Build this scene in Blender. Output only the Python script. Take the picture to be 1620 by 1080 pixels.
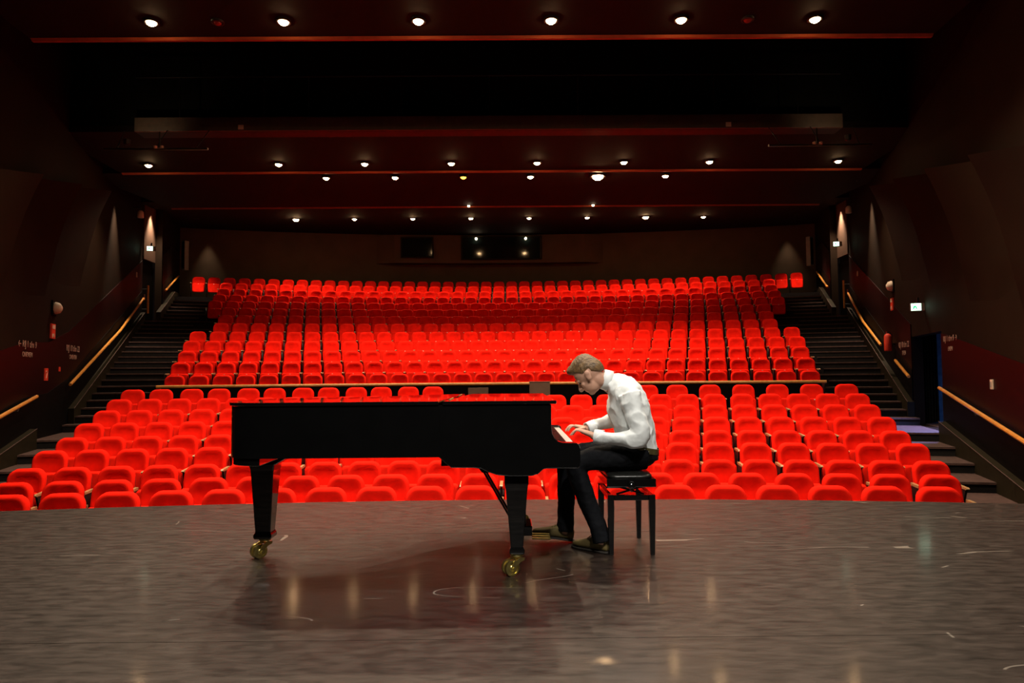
import bpy, bmesh, math, random
from mathutils import Vector, Matrix
random.seed(7)
PI = math.pi
scn = bpy.context.scene
for o in list(bpy.data.objects):
    bpy.data.objects.remove(o)
C = scn.collection

# ------------------------------------------------------------------ camera
FPX = 1080.0
cam_d = bpy.data.cameras.new('camera')
cam = bpy.data.objects.new('camera', cam_d); C.objects.link(cam)
cam_d.sensor_fit = 'HORIZONTAL'; cam_d.sensor_width = 36.0
cam_d.lens = FPX / 1620.0 * 36.0
cam_d.clip_end = 200
_roll = math.radians(0.45)
_f = Vector(((804.5 - 810) / FPX, -(592 - 540) / FPX, 1.0)).normalized()      # hall axis seen in the camera frame
_x = Vector((math.cos(_roll), math.sin(_roll), 0)); _x = (_x - _f * _x.dot(_f)).normalized()
_z = _f.cross(_x) * -1
if _z.y < 0: _z = -_z
Rm = Matrix(((_x.x, _x.y, -_x.z), (_f.x, _f.y, -_f.z), (_z.x, _z.y, -_z.z)))  # camera axes as columns, in the world
cam.matrix_world = Matrix.Translation((0, 0, 1.175)) @ Rm.to_4x4()
scn.camera = cam

# ------------------------------------------------------------------ world, exposure
w = bpy.data.worlds.new('world'); scn.world = w; w.use_nodes = True
w.node_tree.nodes['Background'].inputs[0].default_value = (0.010, 0.006, 0.005, 1)
w.node_tree.nodes['Background'].inputs[1].default_value = 0.25
vs = scn.view_settings
vs.view_transform = 'Standard'; vs.look = 'None'; vs.gamma = 1.0; vs.use_curve_mapping = False
vs.exposure = 0.1

HOUSE_W = 400.0        # one ceiling downlight
STAGE_W = 760.0        # one work light over the stage

# ------------------------------------------------------------------ materials
MATS = {}
def mat(name, col, rough=0.5, metal=0.0, var=0.0, vscale=8.0, bump=0.0, bscale=60.0, spec=0.5, sheen=0.0, coat=0.0, emit=None, estr=0.0, stretch=None):
    m = bpy.data.materials.new(name); m.use_nodes = True; MATS[name] = m
    nt = m.node_tree; b = nt.nodes['Principled BSDF']
    b.inputs['Base Color'].default_value = (*col, 1); b.inputs['Roughness'].default_value = rough
    b.inputs['Metallic'].default_value = metal; b.inputs['Specular IOR Level'].default_value = spec
    b.inputs['Sheen Weight'].default_value = sheen; b.inputs['Coat Weight'].default_value = coat
    if emit:
        b.inputs['Emission Color'].default_value = (*emit, 1); b.inputs['Emission Strength'].default_value = estr
    tc = nt.nodes.new('ShaderNodeTexCoord'); mp = nt.nodes.new('ShaderNodeMapping')
    nt.links.new(tc.outputs['Object'], mp.inputs[0])
    if stretch: mp.inputs['Scale'].default_value = stretch
    if var:
        n = nt.nodes.new('ShaderNodeTexNoise'); n.inputs['Scale'].default_value = vscale; n.inputs['Detail'].default_value = 4
        r = nt.nodes.new('ShaderNodeValToRGB')
        r.color_ramp.elements[0].position = 0.3; r.color_ramp.elements[1].position = 0.7
        r.color_ramp.elements[0].color = (*[c * (1 - var) for c in col], 1)
        r.color_ramp.elements[1].color = (*[min(1, c * (1 + var)) for c in col], 1)
        nt.links.new(mp.outputs[0], n.inputs['Vector']); nt.links.new(n.outputs['Fac'], r.inputs[0]); nt.links.new(r.outputs[0], b.inputs['Base Color'])
    if bump:
        n2 = nt.nodes.new('ShaderNodeTexNoise'); n2.inputs['Scale'].default_value = bscale; n2.inputs['Detail'].default_value = 3
        bp = nt.nodes.new('ShaderNodeBump'); bp.inputs['Strength'].default_value = bump; bp.inputs['Distance'].default_value = 0.01
        nt.links.new(mp.outputs[0], n2.inputs['Vector']); nt.links.new(n2.outputs['Fac'], bp.inputs['Height']); nt.links.new(bp.outputs[0], b.inputs['Normal'])
    return m
RED = mat('red_plush', (0.85, 0.012, 0.004), 0.9, var=0.15, vscale=5, bump=0.2, bscale=220, spec=0.05, sheen=0.0)
REDB = mat('red_seat_shell', (0.16, 0.006, 0.006), 0.6, var=0.2, spec=0.3)
ARMW = mat('armrest_beech', (0.34, 0.20, 0.09), 0.35, var=0.25, vscale=20)
DARKM = mat('seat_black_steel', (0.012, 0.011, 0.011), 0.45, spec=0.4, var=0.2)
PLATE = mat('white_number_plate', (0.8, 0.78, 0.72), 0.3, var=0.05)
CARPET = mat('black_carpet', (0.020, 0.016, 0.016), 0.95, var=0.4, vscale=30, bump=0.4, bscale=300, spec=0.1)
STEPM = mat('stair_vinyl', (0.075, 0.044, 0.038), 0.7, var=0.25, vscale=12, spec=0.12, bump=0.1)
RISERM = mat('stair_riser_shade', (0.008, 0.007, 0.007), 0.8, var=0.3, spec=0.2)  # risers painted dark to hold the shade below each lit tread
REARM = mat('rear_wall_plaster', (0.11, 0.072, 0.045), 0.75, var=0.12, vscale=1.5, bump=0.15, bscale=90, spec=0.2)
WASHM = mat('lightened_wall_plaster', (0.11, 0.062, 0.042), 0.8, var=0.1, vscale=2, spec=0.1)  # side wall plaster lightened above the rear doors to paint in the light streak
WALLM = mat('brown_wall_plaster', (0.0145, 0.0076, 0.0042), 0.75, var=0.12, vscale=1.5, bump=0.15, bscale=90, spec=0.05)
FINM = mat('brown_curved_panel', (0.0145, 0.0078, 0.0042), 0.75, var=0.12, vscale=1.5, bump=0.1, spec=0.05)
MAROON = mat('maroon_panel', (0.0085, 0.0009, 0.0008), 0.45, var=0.2, vscale=3, spec=0.15)
BLACKP = mat('black_dado', (0.0028, 0.0020, 0.0018), 0.55, var=0.3, spec=0.08)
CURBM = mat('stringer_brown', (0.016, 0.0115, 0.0055), 0.6, var=0.2, spec=0.1)
CEILM = mat('ceiling_dark', (0.010, 0.006, 0.0045), 0.8, var=0.15, vscale=1.0, spec=0.2)
VOIDM = mat('loft_black', (0.006, 0.006, 0.005), 0.9, var=0.3, spec=0.1)
STRIPM = mat('ceiling_edge_wood', (0.36, 0.075, 0.022), 0.5, var=0.15, vscale=6)
RAILW = mat('rail_oak', (0.62, 0.25, 0.04), 0.35, var=0.18, vscale=10, coat=0.3)
STEEL = mat('brushed_steel', (0.45, 0.43, 0.40), 0.3, metal=1.0, var=0.1)
PIANO = mat('piano_black_lacquer', (0.004, 0.004, 0.004), 0.04, spec=0.5, coat=0.4, var=0.1)
PIANOIN = mat('piano_underside', (0.014, 0.012, 0.010), 0.5, var=0.3)
BRASS = mat('brass', (0.72, 0.60, 0.22), 0.36, metal=1.0, var=0.15, vscale=30)
IVORY = mat('white_key_plastic', (0.85, 0.80, 0.72), 0.2, var=0.03)
EBONY = mat('black_key_plastic', (0.01, 0.01, 0.01), 0.25, var=0.1)
FELT = mat('red_felt', (0.30, 0.01, 0.01), 0.9, var=0.2)
LEATHER = mat('black_leather', (0.010, 0.010, 0.009), 0.28, var=0.2, bump=0.15, bscale=120)
SKIN = mat('skin', (0.56, 0.31, 0.215), 0.5, var=0.12, vscale=9, bump=0.05, bscale=200, spec=0.35)
HAIRM = mat('dark_blond_hair', (0.145, 0.080, 0.030), 0.5, var=0.6, vscale=38, bump=0.9, bscale=55, stretch=(1.0, 3.0, 0.6))
SHIRT = mat('white_cotton', (0.80, 0.83, 0.82), 0.85, var=0.03, vscale=5, bump=0.06, bscale=400, spec=0.2)
TROUS = mat('black_trouser_cloth', (0.0040, 0.0045, 0.006), 0.85, var=0.3, bump=0.2, bscale=60, spec=0.15)
BELTM = mat('olive_belt_leather', (0.085, 0.068, 0.022), 0.5, var=0.2)
SHOEM = mat('olive_suede', (0.135, 0.098, 0.030), 0.75, var=0.25, vscale=18, bump=0.2, bscale=150)
SOLEM = mat('dark_rubber_sole', (0.018, 0.014, 0.010), 0.7, var=0.2)
GREYB = mat('grey_box_paint', (0.30, 0.28, 0.25), 0.5, var=0.1)
PANELB = mat('brown_gate_panel', (0.16, 0.095, 0.065), 0.6, var=0.12, vscale=6)
GLASSD = mat('dark_booth_glass', (0.006, 0.010, 0.010), 0.08, spec=0.6, var=0.1)
LAMPM = mat('lamp_warm', (1, 0.8, 0.55), 0.4, emit=(1.0, 0.60, 0.28), estr=90.0)
LAMPO = mat('lamp_orange', (1, 0.5, 0.1), 0.4, emit=(1.0, 0.33, 0.03), estr=9.0)
LAMPS = mat('lamp_small', (1, 0.85, 0.6), 0.4, emit=(1.0, 0.80, 0.52), estr=25.0)
LAMPX = mat('lamp_unlit_red', (0.25, 0.015, 0.01), 0.4, var=0.1)
EXITG = mat('exit_sign_glow', (0.6, 0.9, 0.7), 0.4, emit=(0.62, 1.0, 0.72), estr=5.0)
EXITD = mat('exit_sign_green', (0.02, 0.25, 0.08), 0.4, emit=(0.02, 0.55, 0.18), estr=1.5)
SIGNR = mat('sign_red', (0.75, 0.05, 0.02), 0.5, var=0.1)
SIGNW = mat('sign_print', (0.70, 0.55, 0.42), 0.6, var=0.1)
FADED = mat('wall_lettering', (0.42, 0.26, 0.20), 0.6, var=0.1)
BRIDGEM = mat('bridge_paint', (0.06, 0.04, 0.026), 0.6, var=0.15)
BLUEL = mat('blue_lamp', (0.1, 0.3, 1), 0.4, emit=(0.05, 0.28, 1.0), estr=8.0)
CURTM = mat('corridor_paint', (0.10, 0.11, 0.13), 0.9, var=0.3)

def stage_material():
    m = bpy.data.materials.new('stage_vinyl'); m.use_nodes = True
    nt = m.node_tree; N = nt.nodes.new; L = nt.links.new; b = nt.nodes['Principled BSDF']
    geo = N('ShaderNodeNewGeometry')
    mp = N('ShaderNodeMapping'); mp.inputs['Scale'].default_value = (1.3, 4.2, 1); L(geo.outputs['Position'], mp.inputs[0])
    n1 = N('ShaderNodeTexNoise'); n1.inputs['Scale'].default_value = 5.0; n1.inputs['Detail'].default_value = 9; n1.inputs['Roughness'].default_value = 0.68; L(mp.outputs[0], n1.inputs['Vector'])
    cr = N('ShaderNodeValToRGB'); cr.color_ramp.elements[0].position = 0.34; cr.color_ramp.elements[1].position = 0.70
    cr.color_ramp.elements[0].color = (0.008, 0.005, 0.0038, 1); cr.color_ramp.elements[1].color = (0.036, 0.021, 0.015, 1); L(n1.outputs['Fac'], cr.inputs[0])
    # thin pale scuffs: narrow bands of warped noise, kept only in sparse patches
    def scuff(rot, scale, sx, thr, seed):
        q = N('ShaderNodeMapping'); q.inputs['Rotation'].default_value = (0, 0, rot); q.inputs['Scale'].default_value = (sx, 1, 1); q.inputs['Location'].default_value = (seed, seed * 1.7, 0)
        L(geo.outputs['Position'], q.inputs[0])
        a = N('ShaderNodeTexNoise'); a.inputs['Scale'].default_value = scale; a.inputs['Detail'].default_value = 1; L(q.outputs[0], a.inputs['Vector'])
        s = N('ShaderNodeMath'); s.operation = 'SUBTRACT'; s.inputs[1].default_value = 0.5; L(a.outputs['Fac'], s.inputs[0])
        ab = N('ShaderNodeMath'); ab.operation = 'ABSOLUTE'; L(s.outputs[0], ab.inputs[0])
        lt = N('ShaderNodeMath'); lt.operation = 'LESS_THAN'; lt.inputs[1].default_value = 0.0022; L(ab.outputs[0], lt.inputs[0])
        k = N('ShaderNodeTexNoise'); k.inputs['Scale'].default_value = 2.3; k.inputs['Detail'].default_value = 3; L(q.outputs[0], k.inputs['Vector'])
        g = N('ShaderNodeMath'); g.operation = 'GREATER_THAN'; g.inputs[1].default_value = thr; L(k.outputs['Fac'], g.inputs[0])
        mu = N('ShaderNodeMath'); mu.operation = 'MULTIPLY'; L(lt.outputs[0], mu.inputs[0]); L(g.outputs[0], mu.inputs[1])
        return mu
    a = scuff(0.5, 1.6, 0.35, 0.63, 3.1); c = scuff(-0.35, 2.1, 0.3, 0.64, 7.7); d = scuff(0.05, 2.6, 0.22, 0.62, 12.3)
    s1 = N('ShaderNodeMath'); s1.operation = 'MAXIMUM'; L(a.outputs[0], s1.inputs[0]); L(c.outputs[0], s1.inputs[1])
    s2 = N('ShaderNodeMath'); s2.operation = 'MAXIMUM'; L(s1.outputs[0], s2.inputs[0]); L(d.outputs[0], s2.inputs[1])
    mix = N('ShaderNodeMix'); mix.data_type = 'RGBA'; L(s2.outputs[0], mix.inputs['Factor']); L(cr.outputs[0], mix.inputs['A']); mix.inputs['B'].default_value = (0.20, 0.17, 0.14, 1)
    L(mix.outputs['Result'], b.inputs['Base Color'])
    rr = N('ShaderNodeMapRange'); rr.inputs['From Min'].default_value = 0.3; rr.inputs['From Max'].default_value = 0.7; rr.inputs['To Min'].default_value = 0.30; rr.inputs['To Max'].default_value = 0.46; L(n1.outputs['Fac'], rr.inputs['Value']); L(rr.outputs[0], b.inputs['Roughness'])
    b.inputs['Specular IOR Level'].default_value = 0.75
    b.inputs['Coat Weight'].default_value = 0.34; b.inputs['Coat Roughness'].default_value = 0.11; b.inputs['Coat IOR'].default_value = 1.45
    mb = N('ShaderNodeMapping'); mb.inputs['Scale'].default_value = (5, 16, 1); L(geo.outputs['Position'], mb.inputs[0])
    nb = N('ShaderNodeTexNoise'); nb.inputs['Scale'].default_value = 4.0; nb.inputs['Detail'].default_value = 6; L(mb.outputs[0], nb.inputs['Vector'])
    bp = N('ShaderNodeBump'); bp.inputs['Strength'].default_value = 0.11; bp.inputs['Distance'].default_value = 0.006; L(nb.outputs['Fac'], bp.inputs['Height']); L(bp.outputs[0], b.inputs['Normal'])
    return m
STAGE = stage_material()

# ------------------------------------------------------------------ mesh helpers
class MB:
    """collects shapes; build() links them as one mesh object"""
    def __init__(s): s.v = []; s.f = []; s.m = []; s.mi = 0
    def add(s, vs_, fs_):
        n = len(s.v); s.v += [tuple(p) for p in vs_]; s.f += [tuple(i + n for i in q) for q in fs_]; s.m += [s.mi] * len(fs_); return s
    def box(s, x0, x1, y0, y1, z0, z1):
        return s.add([(x, y, z) for z in (z0, z1) for y in (y0, y1) for x in (x0, x1)],
                     [(0, 2, 3, 1), (4, 5, 7, 6), (0, 1, 5, 4), (2, 6, 7, 3), (0, 4, 6, 2), (1, 3, 7, 5)])
    def loft(s, rings, cap=True, closed=True):
        n = len(rings[0]); v = [p for r in rings for p in r]; f = []
        for i in range(len(rings) - 1):
            for j in range(n if closed else n - 1):
                a = i * n + j; b = i * n + (j + 1) % n
                f.append((a, b, b + n, a + n))
        if cap:
            f.append(tuple(range(n - 1, -1, -1))); k = (len(rings) - 1) * n; f.append(tuple(range(k, k + n)))
        return s.add(v, f)
    def tube(s, pts, rad, n=8):
        pts = [Vector(p) for p in pts]; rings = []
        if not hasattr(rad, '__len__'): rad = [rad] * len(pts)
        up = Vector((0, 0, 1))
        for i, p in enumerate(pts):
            t = (pts[min(i + 1, len(pts) - 1)] - pts[max(i - 1, 0)]).normalized()
            r = up.cross(t)
            if r.length < 1e-3: r = Vector((1, 0, 0)).cross(t)
            r.normalize(); u = t.cross(r)
            rings.append([p + (r * math.cos(2 * PI * k / n) + u * math.sin(2 * PI * k / n)) * rad[i] for k in range(n)])
        return s.loft(rings)
    def lathe(s, prof, cx=0, cy=0, n=20, M=None):
        rings = [[Vector((cx + r * math.cos(2 * PI * k / n), cy + r * math.sin(2 * PI * k / n), z)) for k in range(n)] for r, z in prof]
        if M: rings = [[M @ p for p in r] for r in rings]
        return s.loft(rings)
    def prism(s, poly, a0, a1, axis='y'):
        """2-D polygon extruded along an axis: y -> poly is (x,z); z -> (x,y); x -> (y,z)"""
        P = {'y': lambda p, a: (p[0], a, p[1]), 'z': lambda p, a: (p[0], p[1], a), 'x': lambda p, a: (a, p[0], p[1])}[axis]
        return s.loft([[P(p, a0) for p in poly], [P(p, a1) for p in poly]])
    def build(s, name, m=None, parent=None, loc=(0, 0, 0), smooth=False, off=None, mats=None):
        me = bpy.data.meshes.new(name)
        vv = [(p[0] - off[0], p[1] - off[1], p[2] - off[2]) for p in s.v] if off else s.v
        me.from_pydata(vv, [], s.f)
        for q in (mats or [m]): me.materials.append(q)
        bm = bmesh.new(); bm.from_mesh(me); bmesh.ops.recalc_face_normals(bm, faces=bm.faces[:]); bm.to_mesh(me); bm.free()
        if mats: me.polygons.foreach_set('material_index', s.m)
        if smooth: me.polygons.foreach_set('use_smooth', [True] * len(me.polygons))
        o = bpy.data.objects.new(name, me); C.objects.link(o)
        o.location = loc
        if parent: o.parent = parent
        return o
def bevel(o, wd=0.004, seg=2, ang=0.6):
    b = o.modifiers.new('bevel', 'BEVEL'); b.width = wd; b.segments = seg; b.limit_method = 'ANGLE'; b.angle_limit = ang
    return o
def autosm(o, ang=0.7):
    me = o.data
    me.polygons.foreach_set('use_smooth', [True] * len(me.polygons))
    bm = bmesh.new(); bm.from_mesh(me)
    for e in bm.edges:
        if len(e.link_faces) == 2 and e.calc_face_angle(0) > ang: e.smooth = False
    bm.to_mesh(me); bm.free(); return o
def tag(o, label, cat, group=None):
    o['label'] = label; o['category'] = cat
    if group: o['group'] = group
    return o
def struct(o, label=None, kind='structure'):
    o['kind'] = kind
    if label: o['label'] = label
    return o
def empty(name, loc, rz=0):
    o = bpy.data.objects.new(name, None); C.objects.link(o); o.location = loc; o.rotation_euler = (0, 0, rz); o.empty_display_size = 0.1
    return o
def catmull(pts, n=4):
    P = [Vector(p) for p in pts]; out = []
    for i in range(len(P) - 1):
        a, b, c, d = P[max(i - 1, 0)], P[i], P[i + 1], P[min(i + 2, len(P) - 1)]
        for k in range(n):
            t = k / n
            out.append(0.5 * ((2 * b) + (c - a) * t + (2 * a - 5 * b + 4 * c - d) * t * t + (3 * b - a - 3 * c + d) * t ** 3))
    out.append(P[-1]); return out

# ------------------------------------------------------------------ hall geometry (metres; stage top is z = 0, y runs into the hall)
XA = -0.385            # hall axis
RR = 36.0              # radius of the seat rows
def hw(y): return 4.64 + 0.327 * y             # half width between the side walls
def hw2(y): return 4.555 + 0.31 * y            # half width behind the rear side doors
def ty(t, s): return t - s * s / (2 * RR)       # depth of the row line t at s metres from the axis
SEATH = 0.92
LOW = [(7.76 + 0.942 * i, zt - SEATH) for i, zt in enumerate((-0.09, -0.088, -0.033, 0.107, 0.22, 0.384, 0.559, 0.736, 0.913))]
LOWHW = [5.055, 5.61, 6.04, 6.325, 6.58, 6.853, 7.08, 7.354, 7.583]
UP = [(17.95 + 0.972 * i, 1.217 - SEATH + 0.335 * i) for i in range(13)]
UPHW = [7.95, 8.24, 8.50, 8.79, 9.03, 8.77, 9.01, 9.28, 10.07, 10.30, 10.53, 10.80, 12.14]
STEPS_LOW = [(9.65, -0.905), (10.60, -0.735), (11.55, -0.565), (12.55, -0.395), (13.6, -0.225), (14.72, -0.055)]   # t of each nosing, z
STEPS_UP = [(16.8 + 0.486 * k, 0.113 + 0.1675 * k) for k in range(26)]
def stair_z(t):
    z = -1.01
    for a, b in STEPS_LOW + STEPS_UP:
        if t >= a: z = b
    return z
def ramp_z(y, s):
    """the smooth pitch line of the side stairs"""
    t = y + s * s / (2 * RR)
    P = [(7.0, -1.01), (8.7, -1.01), (14.72, -0.02), (16.3, -0.02), (29.0, 4.35), (40, 4.35)]
    for (a, za), (b, zb) in zip(P, P[1:]):
        if a <= t <= b: return za + (zb - za) * (t - a) / (b - a)
    return P[0][1] if t < 7 else P[-1][1]

# ---- stage
def stage_edge(x): return 6.48 - (x + 0.2) ** 2 / 54.0
sroot = struct(empty('floor_stage', (0, 0, 0)), 'dark scuffed vinyl stage floor with a curved front edge')
seams = [-6.0, -3.1, -1.03, 1.04, 3.10, 5.14]
for i, y0 in enumerate(seams):
    mb = MB(); n = 24; xs = [-11 + 22 * k / n for k in range(n + 1)]
    if i < len(seams) - 1:
        mb.box(-11, 11, y0, seams[i + 1] - 0.004, -0.02, 0)
    else:
        poly = [(-11, y0), (11, y0)] + [(x, max(stage_edge(x), y0 + 0.1)) for x in reversed(xs)]
        mb.prism(poly, -0.02, 0, 'z')
    mb.build('vinyl_strip', STAGE, sroot)
mb = MB(); poly = [(-11, -6), (11, -6)] + [(x, max(stage_edge(x), 5.24) - 0.01) for x in reversed(xs)]
mb.prism(poly, -1.01, -0.0205, 'z'); mb.build('stage_front', BLACKP, sroot)
mb = MB(); mb.tube([(x, max(stage_edge(x), 5.24) - 0.005, -0.012) for x in xs], 0.010, 6); mb.build('edge_trim', STEPM, sroot)

# ---- auditorium floor: one curved terrace for each row
froot = struct(empty('floor', (0, 0, 0)), 'dark carpeted auditorium floor rising in curved terraces')
def terrace(t0, t1, z, half, name='terrace', depth=0.5):
    n = 14; ss = [-half + 2 * half * k / n for k in range(n + 1)]
    poly = [(XA + s, ty(t0, s)) for s in ss] + [(XA + s, ty(t1, s)) for s in reversed(ss)]
    return MB().prism(poly, z - depth, z, 'z').build(name, CARPET, froot)
MB().prism([(XA - 12, 4.6), (XA + 12, 4.6), (XA + 12, 9.8), (XA - 12, 9.8)], -1.3, -1.012, 'z').build('front_floor', CARPET, froot)
for i, (d, z) in enumerate(LOW):
    last = i == len(LOW) - 1
    if i >= 2: terrace(d - 0.78, (16.55 if last else LOW[i + 1][0] - 0.78), z, LOWHW[i] + 0.34)
for i, (d, z) in enumerate(UP):
    terrace(16.72 if i == 0 else d - 0.80, (31.3 if i == 12 else UP[i + 1][0] - 0.80), z, UPHW[i] + (0.6 if i == 12 else 0.34), depth=0.7)

# ---- side stairs: every step its own piece
def stairs(sgn, name, label):
    root = struct(empty(name, (0, 0, 0)), label)
    allst = STEPS_LOW + STEPS_UP
    for i, (t, z) in enumerate(allst):
        t1 = allst[i + 1][0] + 0.03 if i < len(allst) - 1 else 31.4
        inner = 4.9 + (t - 9.6) * 0.21
        if t > 14: inner = 6.6 + (t - 14.7) * 0.2
        wfun = hw if t < 25.6 else hw2
        n = 5
        def row(tt):
            so = 9.0
            for _ in range(8): so = wfun(ty(tt, so))
            return [(XA + sgn * (inner + (so - inner) * k / n), ty(tt, inner + (so - inner) * k / n)) for k in range(n + 1)]
        poly = row(t) + row(t1)[::-1]
        mb = MB(); mb.prism(poly, z - 0.035, z, 'z'); o = mb.build('tread', STEPM, root)
        poly2 = row(t + 0.02) + row(t1)[::-1]
        mb = MB(); mb.prism(poly2, z - 0.42, z - 0.036, 'z'); mb.build('riser', RISERM, o)
    # sloping stringer along the wall
    for a, b, wf, h in ((8.3, 13.55, hw, 0.20), (15.9, 23.7, hw, 0.16), (23.95, 28.3, hw2, 0.16)):
        mb = MB(); n = 14; rings = []
        for k in range(n + 1):
            y = a + (b - a) * k / n; so = wf(y) - 0.01; si = so - 0.16; z = ramp_z(y, so)
            rings.append([(XA + sgn * si, y, z - 0.5), (XA + sgn * so, y, z - 0.5), (XA + sgn * so, y, z + h), (XA + sgn * si, y, z + h)])
        mb.loft(rings); o = mb.build('stringer', CURBM, root)
        mb = MB(); mb.tube([(XA + sgn * (wf(y) - 0.17), y, ramp_z(y, wf(y)) + h + 0.002) for y in [a + (b - a) * k / n for k in range(n + 1)]], 0.008, 5)
        mb.build('stringer_edge', STEPM, o)
    return root
stairs(-1, 'stairs_left', 'dark stairs climbing beside the side wall without a doorway light')
stairs(1, 'stairs_right', 'dark stairs climbing past the blue-lit side doorway')

# ---- side walls
def wall_piece(sgn, pts, z0f, z1f, thick, inset=0.0):
    """vertical slab following the wall line; pts = [(y, half width)]; z0f/z1f give bottom and top at (y, s)"""
    rings = []
    for y, s in pts:
        a = XA + sgn * (s - inset); b = XA + sgn * (s - inset + thick); z0 = z0f(y, s); z1 = z1f(y, s)
        rings.append([(a, y, z0), (b, y, z0), (b, y, z1), (a, y, z1)])
    return MB().loft(rings)
def line(a, b, f, n=10): return [(a + (b - a) * k / n, f(a + (b - a) * k / n)) for k in range(n + 1)]
DOOR_Y0, DOOR_Y1, DOOR_Z0, DOOR_Z1 = 13.7, 15.95, -0.055, 1.98
def side_wall(sgn, name, label, open_door):
    root = struct(empty(name, (0, 0, 0)), label)
    c = lambda v: (lambda y, s: v)
    # main wall, interrupted by the door openings
    if open_door:
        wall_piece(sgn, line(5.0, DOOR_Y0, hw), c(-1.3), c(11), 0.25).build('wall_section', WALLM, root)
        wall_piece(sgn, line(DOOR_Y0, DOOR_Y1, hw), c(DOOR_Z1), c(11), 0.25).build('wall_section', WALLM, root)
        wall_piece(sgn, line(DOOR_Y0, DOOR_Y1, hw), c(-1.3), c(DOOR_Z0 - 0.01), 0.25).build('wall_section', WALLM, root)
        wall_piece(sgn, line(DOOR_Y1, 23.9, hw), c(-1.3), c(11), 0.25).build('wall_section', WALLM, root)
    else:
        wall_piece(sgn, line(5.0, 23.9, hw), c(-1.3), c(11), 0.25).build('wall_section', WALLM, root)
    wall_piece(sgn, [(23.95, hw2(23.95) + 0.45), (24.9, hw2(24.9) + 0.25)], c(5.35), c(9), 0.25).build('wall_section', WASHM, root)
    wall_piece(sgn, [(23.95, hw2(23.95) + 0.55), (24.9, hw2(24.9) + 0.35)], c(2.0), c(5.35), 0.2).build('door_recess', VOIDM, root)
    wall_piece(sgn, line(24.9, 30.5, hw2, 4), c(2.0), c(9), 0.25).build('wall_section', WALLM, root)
    # maroon and black dado that climbs with the stairs
    segs = [(5.2, DOOR_Y0 - 0.02, hw), (DOOR_Y1 + 0.02, 23.85, hw), (24.95, 28.5, hw2)] if open_door else [(5.2, 23.85, hw), (24.95, 28.5, hw2)]
    for a, b, f in segs:
        wall_piece(sgn, line(a, b, f, 14), lambda y, s: ramp_z(y, s) + 0.88, lambda y, s: ramp_z(y, s) + 1.95, 0.03, 0.02).build('maroon_dado', MAROON, root)
        wall_piece(sgn, line(a, b, f, 14), lambda y, s: ramp_z(y, s) - 0.3, lambda y, s: ramp_z(y, s) + 0.88, 0.04, 0.03).build('black_dado', BLACKP, root)
    # leaning curved panels, each one standing proud at its far end
    for a, b in ((5.3, 7.5), (7.5, 9.8), (9.8, 12.0), (12.0, 14.3), (14.3, 16.7)):
        front = []; nu, nv = 8, 12; mb = MB(); grids = []
        for back in (0, 1):
            g = []
            for iu in range(nu + 1):
                u = iu / nu; y = a + (b - a) * u
                zt = 5.77 - 0.21 * (16.7 - y); zb = zt - 2.5
                for iv in range(nv + 1):
                    v = iv / nv
                    s = hw(y) + 0.02 - (0.10 + 0.55 * u) * v ** 2.0 - 0.10 * u * min(1, v * 3) + back * 0.05
                    g.append((XA + sgn * s, y, zb + (zt - zb) * v))
            grids.append(g)
        n0 = (nu + 1) * (nv + 1); fs = []
        idx = lambda iu, iv: iu * (nv + 1) + iv
        for iu in range(nu):
            for iv in range(nv):
                q = (idx(iu, iv), idx(iu + 1, iv), idx(iu + 1, iv + 1), idx(iu, iv + 1)); fs.append(q); fs.append(tuple(k + n0 for k in q[::-1]))
        for iu in range(nu):
            for iv in (0, nv): fs.append((idx(iu, iv), idx(iu + 1, iv), idx(iu + 1, iv) + n0, idx(iu, iv) + n0))
        for iv in range(nv):
            for iu in (0, nu): fs.append((idx(iu, iv), idx(iu, iv + 1), idx(iu, iv + 1) + n0, idx(iu, iv) + n0))
        mb.add(grids[0] + grids[1], fs)
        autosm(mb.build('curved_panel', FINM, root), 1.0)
    return root
WL = side_wall(-1, 'wall_left', 'dark brown side wall with leaning curved panels and maroon dado', False)
WR = side_wall(1, 'wall_right', 'dark brown side wall with leaning curved panels and a doorway', True)

# ---- rear wall with projection booth
wb = struct(empty('wall_rear', (0, 0, 0)), 'curved dark rear wall above the last row of seats')
n = 16; ss = [-14.2 + 28.4 * k / n for k in range(n + 1)]
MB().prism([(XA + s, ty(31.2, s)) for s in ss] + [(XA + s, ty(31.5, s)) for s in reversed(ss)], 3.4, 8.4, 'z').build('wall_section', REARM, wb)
n = 12; bx0, bx1 = -5.95, 4.35
ss = [bx0 - XA + (bx1 - bx0) * k / n for k in range(n + 1)]
edge = lambda k: 0.42 * math.sqrt(max(0, 1 - (2 * k / n - 1) ** 8))
booth = MB().prism([(XA + s, ty(31.19, s) - edge(k)) for k, s in enumerate(ss)] + [(XA + s, ty(31.19, s)) for s in reversed(ss)], 6.22, 7.5, 'z').build('projection_booth', REARM, wb)
for x0, x1, z0, z1 in ((-4.75, -3.40, 6.50, 7.33), (-2.05, 1.50, 6.42, 7.40)):
    y = ty(31.19, (x0 + x1) / 2 - XA) - 0.47
    MB().box(x0, x1, y, y + 0.06, z0, z1).build('window_pane', GLASSD, booth)
    fr = MB(); t = 0.06
    fr.box(x0 - t, x1 + t, y - 0.03, y + 0.04, z0 - t, z0); fr.box(x0 - t, x1 + t, y - 0.03, y + 0.04, z1, z1 + t)
    fr.box(x0 - t, x0, y - 0.03, y + 0.04, z0, z1); fr.box(x1, x1 + t, y - 0.03, y + 0.04, z0, z1)
    fr.build('window_frame', CURBM, booth)

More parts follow.
